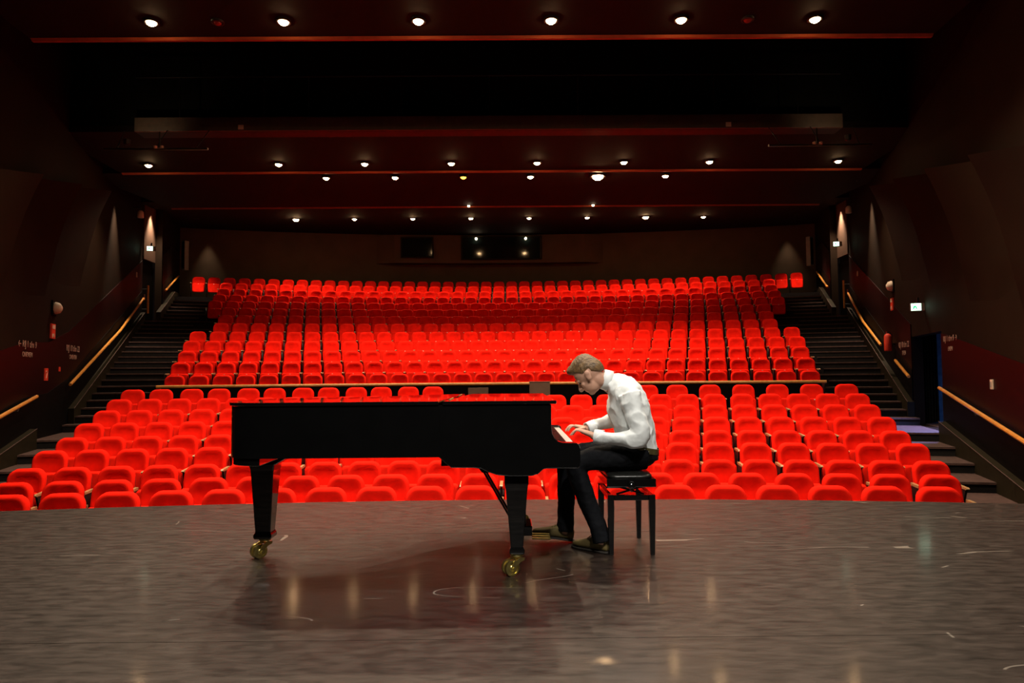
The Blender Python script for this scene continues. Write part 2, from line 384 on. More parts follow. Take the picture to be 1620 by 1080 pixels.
# ---- ceiling: dark panels, each ending in a thin wooden edge
cr_ = struct(empty('ceiling', (0, 0, 0)), 'stepped dark ceiling panels with thin red wooden edges')
def cpanel(y0, z0, y1, z1, half, strip=True):
    mb = MB(); h = half
    mb.loft([[(XA - h, y0, z0), (XA + h, y0, z0), (XA + h, y0, z0 + 0.15), (XA - h, y0, z0 + 0.15)], [(XA - h, y1, z1), (XA + h, y1, z1), (XA + h, y1, z1 + 0.15), (XA - h, y1, z1 + 0.15)]])
    mb.build('ceiling_panel', CEILM, cr_)
    return h
def edge_strip(y, z, half):
    mb = MB(); mb.prism([(y - 0.035, z), (y, z - 0.042), (y + 0.05, z - 0.042), (y + 0.05, z)], XA - half, XA + half, 'x')
    mb.build('edge_strip', STRIPM, cr_)
cpanel(7.2, 7.25, 11.6, 7.02, 7.82); edge_strip(11.56, 7.02, 7.80)
cpanel(15.6, 6.85, 18.53, 6.76, 10.2); edge_strip(18.5, 6.76, 10.15)
cpanel(18.56, 6.77, 23.5, 7.02, 11.3); edge_strip(23.47, 7.02, 11.25)
cpanel(23.53, 7.25, 31.6, 7.60, 14.2)
MB().box(XA - 14.5, XA + 14.5, -2, 31.6, 10.5, 10.7).build('loft_roof', VOIDM, cr_)
MB().box(XA - 10.5, XA + 10.5, 15.62, 15.72, 6.86, 10.5).build('bulkhead', VOIDM, cr_)
MB().box(XA - 9, XA + 9, 7.2, 7.3, 7.26, 10.5).build('bulkhead', VOIDM, cr_)

# ------------------------------------------------------------------ theatre seats
def outline(wd, z0, z1, rt, rb, n, taper=0.0):
    """rounded outline in (x,z), counter-clockwise from bottom left"""
    pts = []; h = wd / 2
    for cx, cz, r, a0 in ((-h + rb, z0 + rb, rb, PI), (h - rb, z0 + rb, rb, 1.5 * PI), (h - rt, z1 - rt, rt, 0), (-h + rt, z1 - rt, rt, 0.5 * PI)):
        for k in range(n + 1):
            a = a0 + 0.5 * PI * k / n; pts.append((cx + r * math.cos(a), cz + r * math.sin(a)))
    return [(x * (1 - taper * max(0, (z - z0) / (z1 - z0))), z) for x, z in pts]
def cushion(mb, wd, z0, z1, y0, th, lean, rt, rb, n, dent, taper=0.0):
    """puffy upholstered block: y0 is the front at its foot, lean the backward slope"""
    o = outline(wd, z0, z1, rt, rb, n, taper); cz = (z0 + z1) / 2
    def ring(sc, y): return [(x * sc, y0 + y + (cz + (z - cz) * sc - z0) * lean, cz + (z - cz) * sc) for x, z in o]
    mb.loft([ring(0.80, th), ring(0.96, th * 0.92), ring(1.0, th * 0.6), ring(0.985, th * 0.25), ring(0.93, th * 0.03), ring(0.85, -dent * 0.15), ring(0.70, dent * 0.6), ring(0.35, dent)])
def seat_parts(n):
    b = MB(); cushion(b, 0.485, 0.30, 0.92, -0.06, 0.105, 0.20, 0.135, 0.05, n, 0.034, 0.05)
    c = MB(); cushion(c, 0.445, 0.25, 0.625, -0.215, 0.115, 0.16, 0.05, 0.07, n, 0.002, -0.02)
    return b, c
bM, cM = seat_parts(5)
sp = empty('theatre_seat', (0, -50, 0)); PARTS = []
back = bM.build('backrest', RED, sp, smooth=True)
cush = cM.build('seat_cushion', RED, sp, smooth=True)
pl = MB(); pl.prism([(0.016 * math.cos(a), 0.598 + 0.010 * math.sin(a)) for a in [2 * PI * k / 10 for k in range(10)]], -0.166, -0.158)
plate = pl.build('number_plate', PLATE, cush)
ar = MB(); ar.prism([(-0.30, 0.60), (-0.31, 0.615), (-0.29, 0.63), (0.02, 0.64), (0.02, 0.605)], -0.291, -0.249, 'x')
arm = ar.build('armrest', ARMW, sp)
st = MB(); st.prism([(-0.27, 0.60), (0.02, 0.60), (0.05, 0.30), (0.02, 0.0), (-0.16, 0.0), (-0.14, 0.28)], -0.283, -0.257, 'x'); st.box(-0.288, -0.252, -0.17, 0.06, 0, 0.012)
stand = st.build('side_stand', DARKM, sp)
bs = MB(); bs.box(-0.25, 0.25, -0.06, -0.02, 0.24, 0.29)
beam = bs.build('support_beam', DARKM, sp)
sh = MB(); cushion(sh, 0.47, 0.32, 0.88, 0.03, 0.035, 0.20, 0.12, 0.05, 3, 0.0, 0.05)
shell = sh.build('back_shell', REDB, sp, smooth=True)
arR = MB(); arR.v = [(-x, y, z) for x, y, z in ar.v]; arR.f = ar.f; arR.m = ar.m
stR = MB(); stR.v = [(-x, y, z) for x, y, z in st.v]; stR.f = st.f; stR.m = st.m
armR = arR.build('armrest', ARMW, None).data; standR = stR.build('side_stand', DARKM, None).data
for o in [o for o in bpy.data.objects if o.data in (armR, standR)]: bpy.data.objects.remove(o)
SEAT_FIRST = [True]
def child(name, me, parent):
    o = bpy.data.objects.new(name, me); C.objects.link(o); o.parent = parent; return o
def place_seat(s, t, z, label, group, end=False):
    if SEAT_FIRST[0]:
        r = sp; SEAT_FIRST[0] = False
    else:
        r = sp.copy(); C.objects.link(r)
        for ch in (back, shell, cush, arm, stand, beam):
            c = ch.copy(); C.objects.link(c); c.parent = r
            if ch is cush:
                p = plate.copy(); C.objects.link(p); p.parent = c
    if end:
        child('armrest', armR, r); child('side_stand', standR, r)
    r.location = (XA + s, ty(t, s), z); r.rotation_euler = (0, 0, -math.asin(s / RR))
    tag(r, label, 'seat', group)
ORD = ['first', 'second', 'third', 'fourth', 'fifth', 'sixth', 'seventh', 'eighth', 'ninth']
def row_positions(half, p=0.54):
    n = int(2 * half / p) + 1
    return [-half + 2 * half * k / (n - 1) for k in range(n)]
NSEAT = 0
for i in range(8):
    t, z = LOW[i]; P = row_positions(LOWHW[i])
    where = 'red plush theatre seat in the %s row from the stage' % ORD[i]
    for k, s in enumerate(P):
        lab = where; g = '%s row from the stage' % ORD[i]
        if k == 0: lab = 'red plush seat ending the %s row by the doorless stairs' % ORD[i]
        if k == len(P) - 1: lab = 'red plush seat ending the %s row by the blue doorway stairs' % ORD[i]
        place_seat(s, t, z, lab, g, k == len(P) - 1); NSEAT += 1
t, z = LOW[8]
ROW9 = [(-7.58, 0), (-7.035, 1), (-6.435, 0), (-5.89, 1), (-5.29, 0), (-4.745, 1), (-4.145, 0), (-3.60, 1), (-3.00, 0), (-2.455, 1), (-1.855, 0), (-1.31, 1),
        (3.47, 1), (4.11, 1), (4.81, 1), (5.51, 1), (6.21, 1), (6.90, 1), (7.583, 1)]
for s, e in ROW9:
    lab = 'red plush theatre seat in the spaced-out row just below the wooden rail'
    place_seat(s, t, z, lab, 'spaced-out row below the rail', bool(e)); NSEAT += 1
UORD = ['first', 'second', 'third']
for i in range(3):
    t, z = UP[i]; P = row_positions(UPHW[i])
    where = 'red plush theatre seat in the %s row above the wooden rail' % UORD[i]
    for k, s in enumerate(P):
        lab = where
        if k == 0: lab = 'red plush seat ending the %s row above the rail, doorless side' % UORD[i]
        if k == len(P) - 1: lab = 'red plush seat ending the %s row above the rail, blue doorway side' % UORD[i]
        place_seat(s, t, z, lab, '%s row above the rail' % UORD[i], k == len(P) - 1); NSEAT += 1
# the many further rows, joined
b2, c2 = seat_parts(3); tot = MB()
for i in range(3, 13):
    t, z = UP[i]
    for s in row_positions(UPHW[i]):
        a = -math.asin(s / RR); ca, sa = math.cos(a), math.sin(a); ox, oy = XA + s, ty(t, s)
        for src, mi in ((b2, 0), (c2, 0), (pl, 1), (ar, 2), (st, 3)):
            tot.mi = mi
            tot.add([(ox + x * ca - y * sa, oy + x * sa + y * ca, z + q) for x, y, q in src.v], src.f)
far = tot.build('theatre_seats', None, None, mats=[RED, PLATE, ARMW, DARKM])
far.data.polygons.foreach_set('use_smooth', [True] * len(far.data.polygons))
tag(far, 'red plush theatre seats filling the back rows up to the rear wall', 'seats'); far['kind'] = 'stuff'

# ---- rail wall between the two blocks
rw = struct(empty('trim_rail_wall', (0, 0, 0)), 'low black wall with an oak top rail between the seat blocks')
n = 20; half = 7.78; ss = [-half + 2 * half * k / n for k in range(n + 1)]
MB().prism([(XA + s, ty(16.95, s)) for s in ss] + [(XA + s, ty(17.02, s)) for s in reversed(ss)], -0.1, 0.91, 'z').build('low_wall', BLACKP, rw)
mb = MB(); mb.tube([(XA + s, ty(16.95, s), 0.945) for s in [-half - 0.1 + 2 * (half + 0.1) * k / n for k in range(n + 1)]], 0.036, 8); autosm(mb.build('oak_rail', RAILW, rw))
for s in ss[1::2]: MB().tube([(XA + s, ty(16.985, s), 0.90), (XA + s, ty(16.95, s), 0.935)], 0.012, 6).build('rail_bracket', STEEL, rw)

# ------------------------------------------------------------------ things in the hall
def simple(mb, name, m, label, cat, group=None, base=None, smooth=False):
    base = base or (0, 0, 0)
    return tag(mb.build(name, m, None, loc=base, off=base, smooth=smooth), label, cat, group)
# two brown panels in the cross aisle by the rail
b0 = (0.72, 16.3, -0.007)
pr = empty('brown_cabinet', b0); tag(pr, 'small brown cabinet standing before the rail, overlapping its oak top', 'cabinet')
bevel(MB().box(0.50, 0.98, 16.18, 16.42, -0.007, 0.985).build('body', PANELB, pr, off=b0), 0.008)
MB().box(0.49, 0.99, 16.17, 16.43, 0.985, 1.0).build('top_board', PANELB, pr, off=b0)
pr = empty('wall_board', (-0.75, 16.9, -0.007)); tag(pr, 'brown wooden panel fixed low on the black rail wall', 'panel')
bevel(MB().box(-0.25, 0.25, -0.02, 0.02, 0.55, 0.86).build('board', PANELB, pr), 0.006)
MB().box(-0.03, 0.03, -0.03, -0.02, 0.70, 0.73).build('pull', STEEL, pr)

# handrails on the side walls
def handrail(pts, sgn, label):
    base = pts[0]; r = empty('handrail', base); tag(r, label, 'handrail', 'oak handrails on the side walls')
    loc = [(p[0] - base[0], p[1] - base[1], p[2] - base[2]) for p in pts]
    autosm(MB().tube(loc, 0.035, 8).build('rail', RAILW, r))
    for a, b in zip(loc, loc[1:]):
        L = math.dist(a, b); k = max(1, int(L / 2.2))
        for q in range(k):
            u = (q + 0.5) / k; p = [a[i] + (b[i] - a[i]) * u for i in range(3)]
            MB().tube([(p[0], p[1], p[2] - 0.03), (p[0] + sgn * 0.02, p[1], p[2] - 0.09), (p[0] + sgn * 0.115, p[1], p[2] - 0.10)], 0.012, 6).build('bracket', STEEL, r)
def hp(sgn, y, z, f=hw): return (XA + sgn * (f(y) - 0.13), y, z)
handrail([hp(-1, 7.2, -0.1), hp(-1, 9.0, -0.05), hp(-1, 11.8, 0.50), hp(-1, 13.6, 0.81)], -1, 'oak handrail on the dark wall beside the lowest doorless stairs')
handrail([hp(-1, 15.7, 1.02), hp(-1, 20.35, 2.57), hp(-1, 23.6, 3.9)], -1, 'long bent oak handrail climbing below the letters on the doorless wall')
handrail([hp(-1, 25.0, 4.35, hw2), hp(-1, 27.7, 5.28, hw2)], -1, 'short oak handrail at the top of the doorless stairs')
handrail([hp(1, 7.2, -0.1), hp(1, 8.8, 0.02), hp(1, 9.7, 0.17), hp(1, 13.55, 0.84)], 1, 'oak handrail running down towards the stage from the blue doorway')
handrail([hp(1, 15.85, 1.05), hp(1, 17.1, 1.45)], 1, 'short stub of oak handrail just above the blue doorway')
handrail([hp(1, 18.7, 1.90), hp(1, 21.1, 2.73), hp(1, 23.6, 3.9)], 1, 'long bent oak handrail above the fire extinguisher')
handrail([hp(1, 25.0, 4.30, hw2), hp(1, 27.6, 5.25, hw2)], 1, 'short oak handrail at the top of the doorway-side stairs')
for sgn, lab in ((-1, 'upright oak grip on the rear door jamb of the doorless wall'), (1, 'upright oak grip on the rear door jamb of the doorway-side wall')):
    b = (XA + sgn * (hw(23.8) - 0.24), 23.8, 3.4); r = empty('door_grip', b); tag(r, lab, 'handle', 'upright door grips')
    MB().tube([(0, 0, 0), (0, 0, 0.98)], 0.035, 8).build('grip', RAILW, r)
    for zz in (0.15, 0.85): MB().tube([(0, 0, zz), (sgn * 0.20, 0, zz)], 0.012, 6).build('bracket', STEEL, r)

# doorway interior: jambs, curtains, corridor lit by a blue lamp
dr = struct(empty('door_1', (XA + hw(14.8), 14.8, DOOR_Z0)), 'open side doorway with black curtains and blue light inside')
ob = dr.location
def wp(y, depth): return (XA + hw(y) + depth, y)
mb = MB(); P = [wp(13.55, 0.26), wp(13.55, 2.4), wp(16.3, 2.4), wp(16.3, 0.26)]
mb.prism([P[0], P[1], P[2], P[3]], -0.3, DOOR_Z0 - 0.001, 'z'); mb.build('corridor_floor', STEPM, dr, off=ob)
mb = MB(); mb.prism([wp(13.4, 2.4), wp(16.4, 2.4), wp(16.4, 2.5), wp(13.4, 2.5)], -0.3, 3.0, 'z'); mb.build('corridor_wall', CURTM, dr, off=ob)
mb = MB(); mb.prism([wp(16.3, 0.26), wp(16.3, 2.5), wp(16.4, 2.5), wp(16.4, 0.26)], -0.3, 3.0, 'z'); mb.build('corridor_wall', CURTM, dr, off=ob)
mb = MB(); mb.prism([wp(13.35, 0.26), wp(13.35, 2.5), wp(13.45, 2.5), wp(13.45, 0.26)], -0.3, 3.0, 'z'); mb.build('corridor_wall', CURTM, dr, off=ob)
mb = MB(); mb.prism([wp(13.35, 0.26), wp(13.35, 2.5), wp(16.4, 2.5), wp(16.4, 0.26)], 3.0, 3.1, 'z'); mb.build('corridor_ceiling', VOIDM, dr, off=ob)
n = 26; f_ = []; b_ = []
for k in range(n + 1):
    dpt = 0.27 + 0.36 * k / n; y = 16.12 + 0.05 * math.sin(k * 1.25)
    q = (XA + hw(16.12) + dpt, y); f_.append(q); b_.append((q[0], y + 0.012))
MB().prism(f_ + b_[::-1], DOOR_Z0 + 0.02, 2.6, 'z').build('curtain', VOIDM, dr, off=ob)
lb = (XA + hw(14.6) + 1.5, 14.6, DOOR_Z0)
r = empty('blue_work_lamp', lb); tag(r, 'upright blue tube lamp standing just inside the side doorway', 'lamp')
MB().tube([(0, 0, 0.35), (0, 0, 1.15)], 0.02, 8).build('tube', BLUEL, r)
MB().lathe([(0.09, 0), (0.09, 0.015), (0.015, 0.03), (0.015, 0.34), (0.03, 0.35)], n=12).build('stand', DARKM, r)
ld = bpy.data.lights.new('blue_light', 'POINT'); ld.energy = 16; ld.color = (0.10, 0.33, 1.0); ld.shadow_soft_size = 0.12
lo = bpy.data.objects.new('blue_light', ld); C.objects.link(lo); lo.parent = r; lo.location = (0.0, 0.12, 0.35)
lb = (XA + hw(14.75) + 0.36, 14.75, DOOR_Z1 + 0.06)
r = empty('blue_spot_lamp', lb); tag(r, 'small blue spot lamp fixed over the inside of the side doorway', 'lamp')
MB().lathe([(0.0, 0.10), (0.05, 0.09), (0.06, -0.06), (0.05, -0.06), (0.0, -0.02)], n=12).build('can', DARKM, r)
MB().box(-0.02, 0.02, -0.02, 0.02, 0.10, 0.96).build('hanger', DARKM, r)
ld = bpy.data.lights.new('blue_beam', 'SPOT'); ld.energy = 1100; ld.color = (0.30, 0.38, 1.0); ld.shadow_soft_size = 0.05; ld.spot_size = 1.15; ld.spot_blend = 0.6
lo = bpy.data.objects.new('blue_beam', ld); C.objects.link(lo); lo.parent = r; lo.location = (0, 0, -0.08); lo.rotation_euler = (0, math.radians(27), 0)

# signs and fittings on the side walls; local frame: x along the wall, y out of the wall into the hall
def wall_frame(sgn, y, z):
    o = Vector((XA + sgn * (hw(y) - 0.021), y, z)); d = Vector((sgn * 0.327, 1, 0)).normalized()
    xax = d if sgn < 0 else -d                        # reads left to right for someone in the hall
    return o, math.atan2(xax.y, xax.x)
def wall_thing(name, sgn, y, z, label, cat, group=None, out=0.0):
    o, a = wall_frame(sgn, y, z); r = empty(name, o, a); tag(r, label, cat, group); return r
def text(body, size, m, parent, loc=(0, 0, 0), ext=0.002):
    cu = bpy.data.curves.new('lettering', 'FONT'); cu.body = body; cu.size = size; cu.extrude = ext; cu.align_x = 'CENTER'; cu.align_y = 'CENTER'
    t = bpy.data.objects.new('lettering_source', cu); C.objects.link(t)
    me = bpy.data.meshes.new_from_object(t.evaluated_get(bpy.context.evaluated_depsgraph_get())); bpy.data.objects.remove(t)
    me.materials.clear(); me.materials.append(m)
    o = bpy.data.objects.new('lettering', me); C.objects.link(o); o.parent = parent; o.location = loc; o.rotation_euler = (PI / 2, 0, 0); return o
# NB: in the wall frame the hall is on -y
def row_sign(sgn, y, z, l1, l2, label, sc=1.0):
    r = wall_thing('row_sign', sgn, y, z, label, 'sign', 'row numbers lettered on the walls')
    text(l1, 0.20 * sc, FADED, r, (0, -0.004, 0.07)); text(l2, 0.15 * sc, FADED, r, (0, -0.004, -0.13))
row_sign(-1, 13.33, 1.76, '\u2190 RIJ 1 t/m 9', 'ONEVEN', 'faded row lettering with an arrow on the maroon wall nearest the stage', 0.92)
row_sign(-1, 16.2, 1.79, 'RIJ 10 t/m 22', 'ONEVEN', 'faded row lettering just above the start of the long handrail')
row_sign(1, 16.62, 1.75, 'RIJ 10 t/m 22', 'EVEN', 'faded row lettering on the uphill side of the blue doorway')
row_sign(1, 13.1, 1.73, 'RIJ 1 t/m 9 \u2192', 'EVEN', 'faded row lettering on the stage side of the blue doorway', 0.8)
def globe(sgn, y, z, label):
    r = wall_thing('wall_speaker', sgn, y, z, label, 'fitting', 'round white fittings above the red signs')
    MB().lathe([(0.0, 0), (0.13, 0.0), (0.135, 0.03), (0.11, 0.10), (0.05, 0.14), (0.0, 0.145)], n=16, M=Matrix.Rotation(PI / 2, 4, 'X')).build('dome', SIGNW, r, smooth=True)
    MB().box(-0.16, 0.16, -0.012, 0.018, -0.16, 0.16).build('back_plate', BLACKP, r)
globe(-1, 14.84, 2.69, 'round pale wall fitting above the red fire board on the doorless wall')
globe(1, 17.6, 3.39, 'round pale wall fitting above the red fire board uphill of the doorway')
def fire_board(sgn, y, z, label):
    r = wall_thing('fire_instruction_board', sgn, y, z, label, 'sign', 'red fire boards')
    bevel(MB().box(-0.125, 0.125, -0.02, 0.018, -0.16, 0.16).build('board', SIGNR, r), 0.004)
    for zz in (0.09, -0.10):
        q = MB()
        if zz > 0:
            q.box(-0.09, 0.09, -0.026, -0.021, zz - 0.04, zz + 0.045); 
        else:
            q.prism([(-0.09, zz - 0.04), (-0.06, zz - 0.04), (-0.03, zz + 0.01), (0.0, zz - 0.02), (0.0, zz + 0.05), (-0.05, zz + 0.05), (-0.09, zz + 0.02)], -0.026, -0.021)
            q.box(0.03, 0.05, -0.026, -0.021, zz - 0.03, zz + 0.05)
        q.build('pictogram', SIGNW, r)
fire_board(-1, 14.75, 2.18, 'red fire board with pale pictograms on the doorless wall')
fire_board(1, 17.67, 2.92, 'red fire board with pale pictograms uphill of the doorway')
def small_red(sgn, y, z, hx, hz, label, pict=True):
    r = wall_thing('red_fire_sign', sgn, y, z, label, 'sign', 'small red signs on the side walls')
    MB().box(-hx, hx, -0.016, 0.018, -hz, hz).build('board', SIGNR, r)
    if pict: MB().tube([(-hx * 0.3, -0.018, -hz * 0.6), (0, -0.018, -hz * 0.1), (hx * 0.4, -0.018, hz * 0.3), (0, -0.018, hz * 0.6), (-hx * 0.4, -0.018, hz * 0.4)], 0.008, 5).build('pictogram', SIGNW, r)
small_red(-1, 14.39, 1.25, 0.10, 0.13, 'small red hose sign below the fire board on the doorless wall')
small_red(-1, 15.23, 1.37, 0.05, 0.05, 'tiny red sign beside the hose sign on the doorless wall', False)
small_red(1, 18.37, 2.1, 0.08, 0.08, 'small red sign beside the long handrail uphill of the doorway', False)
# fire extinguisher
b0 = Vector((XA + hw(17.6) - 0.22, 17.54, 1.70)); r = empty('fire_extinguisher', b0); tag(r, 'red fire extinguisher hung on the wall below the fire board', 'fire extinguisher')
MB().lathe([(0.0, 0), (0.085, 0.0), (0.09, 0.03), (0.09, 0.36), (0.07, 0.42), (0.03, 0.45), (0.0, 0.45)], n=14).build('cylinder', SIGNR, r, smooth=True)
MB().box(-0.03, 0.05, -0.015, 0.015, 0.45, 0.50).build('valve', STEEL, r)
MB().tube([(0.05, 0, 0.48), (0.11, 0.0, 0.42), (0.11, 0, 0.2), (0.10, 0, 0.1)], 0.012, 6).build('hose', DARKM, r)
MB().box(0.08, 0.17, -0.03, 0.03, 0.15, 0.2).build('wall_hook', STEEL, r)
# small wall fittings
def switch(sgn, y, z, f, label):
    o, a = wall_frame(sgn, y, z)
    if f is hw2: o.x = XA + sgn * (hw2(y) - 0.021)
    r = empty('wall_socket', o, a); tag(r, label, 'switch', 'small switch plates')
    bevel(MB().box(-0.05, 0.05, -0.02, 0.018, -0.08, 0.08).build('plate', SIGNW, r), 0.005)
    MB().box(-0.025, 0.025, -0.028, -0.021, -0.045, 0.045).build('rocker', GREYB, r)
switch(1, 11.06, 0.95, hw, 'small switch plate on the maroon wall above the stage-side handrail')
switch(-1, 22.9, 4.62, hw, 'small switch plate beside the rear door of the doorless wall')
switch(1, 22.3, 4.4, hw, 'small switch plate beside the rear door of the doorway-side wall')
# exit signs
def exit_sign(p, rz, label, sc=1.0):
    r = empty('exit_sign', p, rz); tag(r, label, 'exit sign', 'lit emergency exit signs')
    bevel(MB().box(-0.16 * sc, 0.16 * sc, -0.03, 0.03, -0.09 * sc, 0.09 * sc).build('lamp_box', GREYB, r), 0.005)
    MB().box(-0.15 * sc, 0.05 * sc, -0.036, -0.031, -0.08 * sc, 0.08 * sc).build('lit_face', EXITG, r)
    MB().box(0.06 * sc, 0.15 * sc, -0.036, -0.031, -0.08 * sc, 0.08 * sc).build('unlit_face', GREYB, r)
    g = MB(); g.prism([(-0.12 * sc, -0.05 * sc), (-0.09 * sc, -0.05 * sc), (-0.07 * sc, 0), (-0.05 * sc, -0.05 * sc), (-0.02 * sc, -0.05 * sc), (-0.05 * sc, 0.03 * sc), (-0.10 * sc, 0.03 * sc)], -0.040, -0.037); g.build('running_figure', EXITD, r)
    MB().box(-0.02, 0.02, -0.02, 0.02, 0.09 * sc, 0.09 * sc + 0.12).build('bracket', DARKM, r)
o, a = wall_frame(1, 14.88, 2.58)
exit_sign((o.x - 0.10, o.y, o.z), -0.35, 'lit exit sign above the blue doorway', 0.95)
exit_sign((-12.45, 23.75, 5.66), 0.3, 'lit exit sign above the rear door of the doorless wall', 0.9)
exit_sign((11.60, 23.75, 5.66), -0.3, 'lit exit sign above the rear door of the doorway-side wall', 0.9)
# rear doors seen edge on
for sgn, nm in ((-1, 'door_2'), (1, 'door_3')):
    y0, y1 = 23.95, 24.88; d = struct(empty(nm, (XA + sgn * (hw2(24.4) + 0.35), 24.4, 2.95)), 'dark rear side door at the head of the stairs')
    ob2 = d.location
    f = lambda y, s: 2.95
    wall_piece(sgn, [(y0, hw2(y0) + 0.50), (y1, hw2(y1) + 0.30)], lambda y, s: 2.95, lambda y, s: 5.15, 0.05).build('door_leaf', BLACKP, d, off=ob2)
    wall_piece(sgn, [(y0 + 0.1, hw2(y0) + 0.47), (y0 + 0.16, hw2(y0) + 0.46)], lambda y, s: 3.9, lambda y, s: 4.1, 0.03).build('door_handle', STEEL, d, off=ob2)

# ---- ceiling downlights
def downlight(x, y, z, label, group, m=LAMPM, rad=0.085, power=1.0, size=2.05, name='downlight', blend=0.9, aim=None, deep=0.0):
    r = empty(name, (x, y, z)); tag(r, label, 'ceiling light', group)
    MB().lathe([(rad * 1.5, 0.06), (rad * 1.5, -0.015), (rad * 1.08, -0.02), (rad * 1.0, 0.03), (rad * 0.9, 0.06)], n=14).build('trim_ring', DARKM, r, smooth=True)
    MB().lathe([(0.0, -rad * 0.75), (rad * 0.5, -rad * 0.64), (rad * 0.86, -rad * 0.36), (rad, 0.0), (rad, 0.02), (0.0, 0.02)], n=14).build('lamp', m, r, loc=(0, 0, deep))
    if deep: MB().lathe([(rad * 1.5, 0.06), (rad * 1.5, deep + 0.05), (0.0, deep + 0.05), (0.0, deep + 0.04), (rad * 1.4, deep + 0.04), (rad * 1.4, 0.06)], n=14).build('can', DARKM, r)
    if power > 0:
        L = bpy.data.lights.new('downlight_beam', 'SPOT'); L.energy = HOUSE_W * power; L.color = (1.0, 0.78, 0.55); L.spot_size = size; L.spot_blend = blend; L.shadow_soft_size = rad
        o = bpy.data.objects.new('downlight_beam', L); C.objects.link(o); o.parent = r; o.location = (0, 0, -0.11)
        if aim: o.rotation_euler = aim
    return r
def lamp_row(pxs, y, zf, base, group, **kw):
    for k, px in enumerate(pxs): downlight(px, y, zf, base, group, **kw)
zA = 7.045 - 0.01
lamp_row([-5.86, -3.68, -1.45, 0.75, 2.91, 5.14], 11.05, zA, 'warm downlight in the ceiling panel closest to the stage', 'downlights of the foremost ceiling panel', power=1.9)
for x in (-4.77, 4.02): downlight(x, 11.06, zA, 'unlit red downlight between the lit ones of the foremost ceiling panel', 'unlit red downlights', m=LAMPX, power=0, rad=0.07)
zB = 6.785 - 0.02
lamp_row([-9.46, -6.03, -3.76, -1.47, 0.80, 3.10, 5.37, 8.79], 17.82, zB, 'warm downlight just before the edge of the second ceiling panel', 'downlights of the second ceiling panel', power=1.25)
zC = 6.74
lamp_row([-5.09, -3.15, 0.66, 4.47], 19.0, zC, 'warm downlight just behind the second red ceiling edge', 'downlights behind the second ceiling edge')
downlight(-1.23, 19.0, zC, 'amber downlight among the white ones behind the second ceiling edge', 'amber downlight', m=LAMPO, power=0.5)
downlight(2.56, 19.0, zC, 'largest and brightest downlight, behind the second red ceiling edge', 'brightest downlight', rad=0.16, power=2.2)
zD = 7.25 + (26.82 - 23.53) * 0.35 / 8.07 - 0.02
lamp_row([-6.06, -3.75, -1.45, 0.86, 3.17, 7.79], 26.82, zD, 'warm downlight in the ceiling panel over the back rows', 'downlights over the back rows', power=0.75)
lamp_row([-8.37, 5.49], 26.82, zD, 'larger brighter downlight in the ceiling panel over the back rows', 'brighter downlights over the back rows', rad=0.115, power=1.2)
for x, lab in ((-1.42, 'tiny pale bulb added as a reflection in the wide booth window, towards the amber downlight'), (0.82, 'tiny bright bulb added as a reflection in the wide booth window, towards the brightest downlight')):  # glowing bulbs set before the pane in place of its reflections
    y = ty(31.19, x - XA) - 0.56
    b = (x, y, 7.31); r = empty('booth_glint_bulb', b); tag(r, lab, 'lamp', 'bulbs added as booth glass reflections')
    MB().lathe([(0, -0.05), (0.04, -0.03), (0.05, 0), (0.03, 0.04), (0, 0.05)], n=10).build('bulb', LAMPS, r)
    MB().box(-0.02, 0.02, 0.0, 0.07, 0.04, 0.10).build('holder', DARKM, r)
for x, y, lab in ((2.96, 23.3, 'small bare lamp at the third red ceiling edge'), (-1.33, 23.3, 'faint small lamp at the third red ceiling edge')):
    r = empty('edge_lamp', (x, y, 6.99)); tag(r, lab, 'lamp', 'small lamps on the third ceiling edge')
    MB().lathe([(0, -0.05), (0.035, -0.03), (0.045, 0), (0.03, 0.03)], n=10).build('bulb', LAMPS, r)
    MB().lathe([(0.05, 0.0), (0.05, 0.05), (0.02, 0.06)], n=10).build('socket', DARKM, r)
lamp_row([-5.8, -3.6, -1.4, 0.8, 3.0, 5.2], 8.3, 7.18, 'warm downlight in the ceiling directly over the first rows of seats', 'downlights over the first rows', power=1.7)
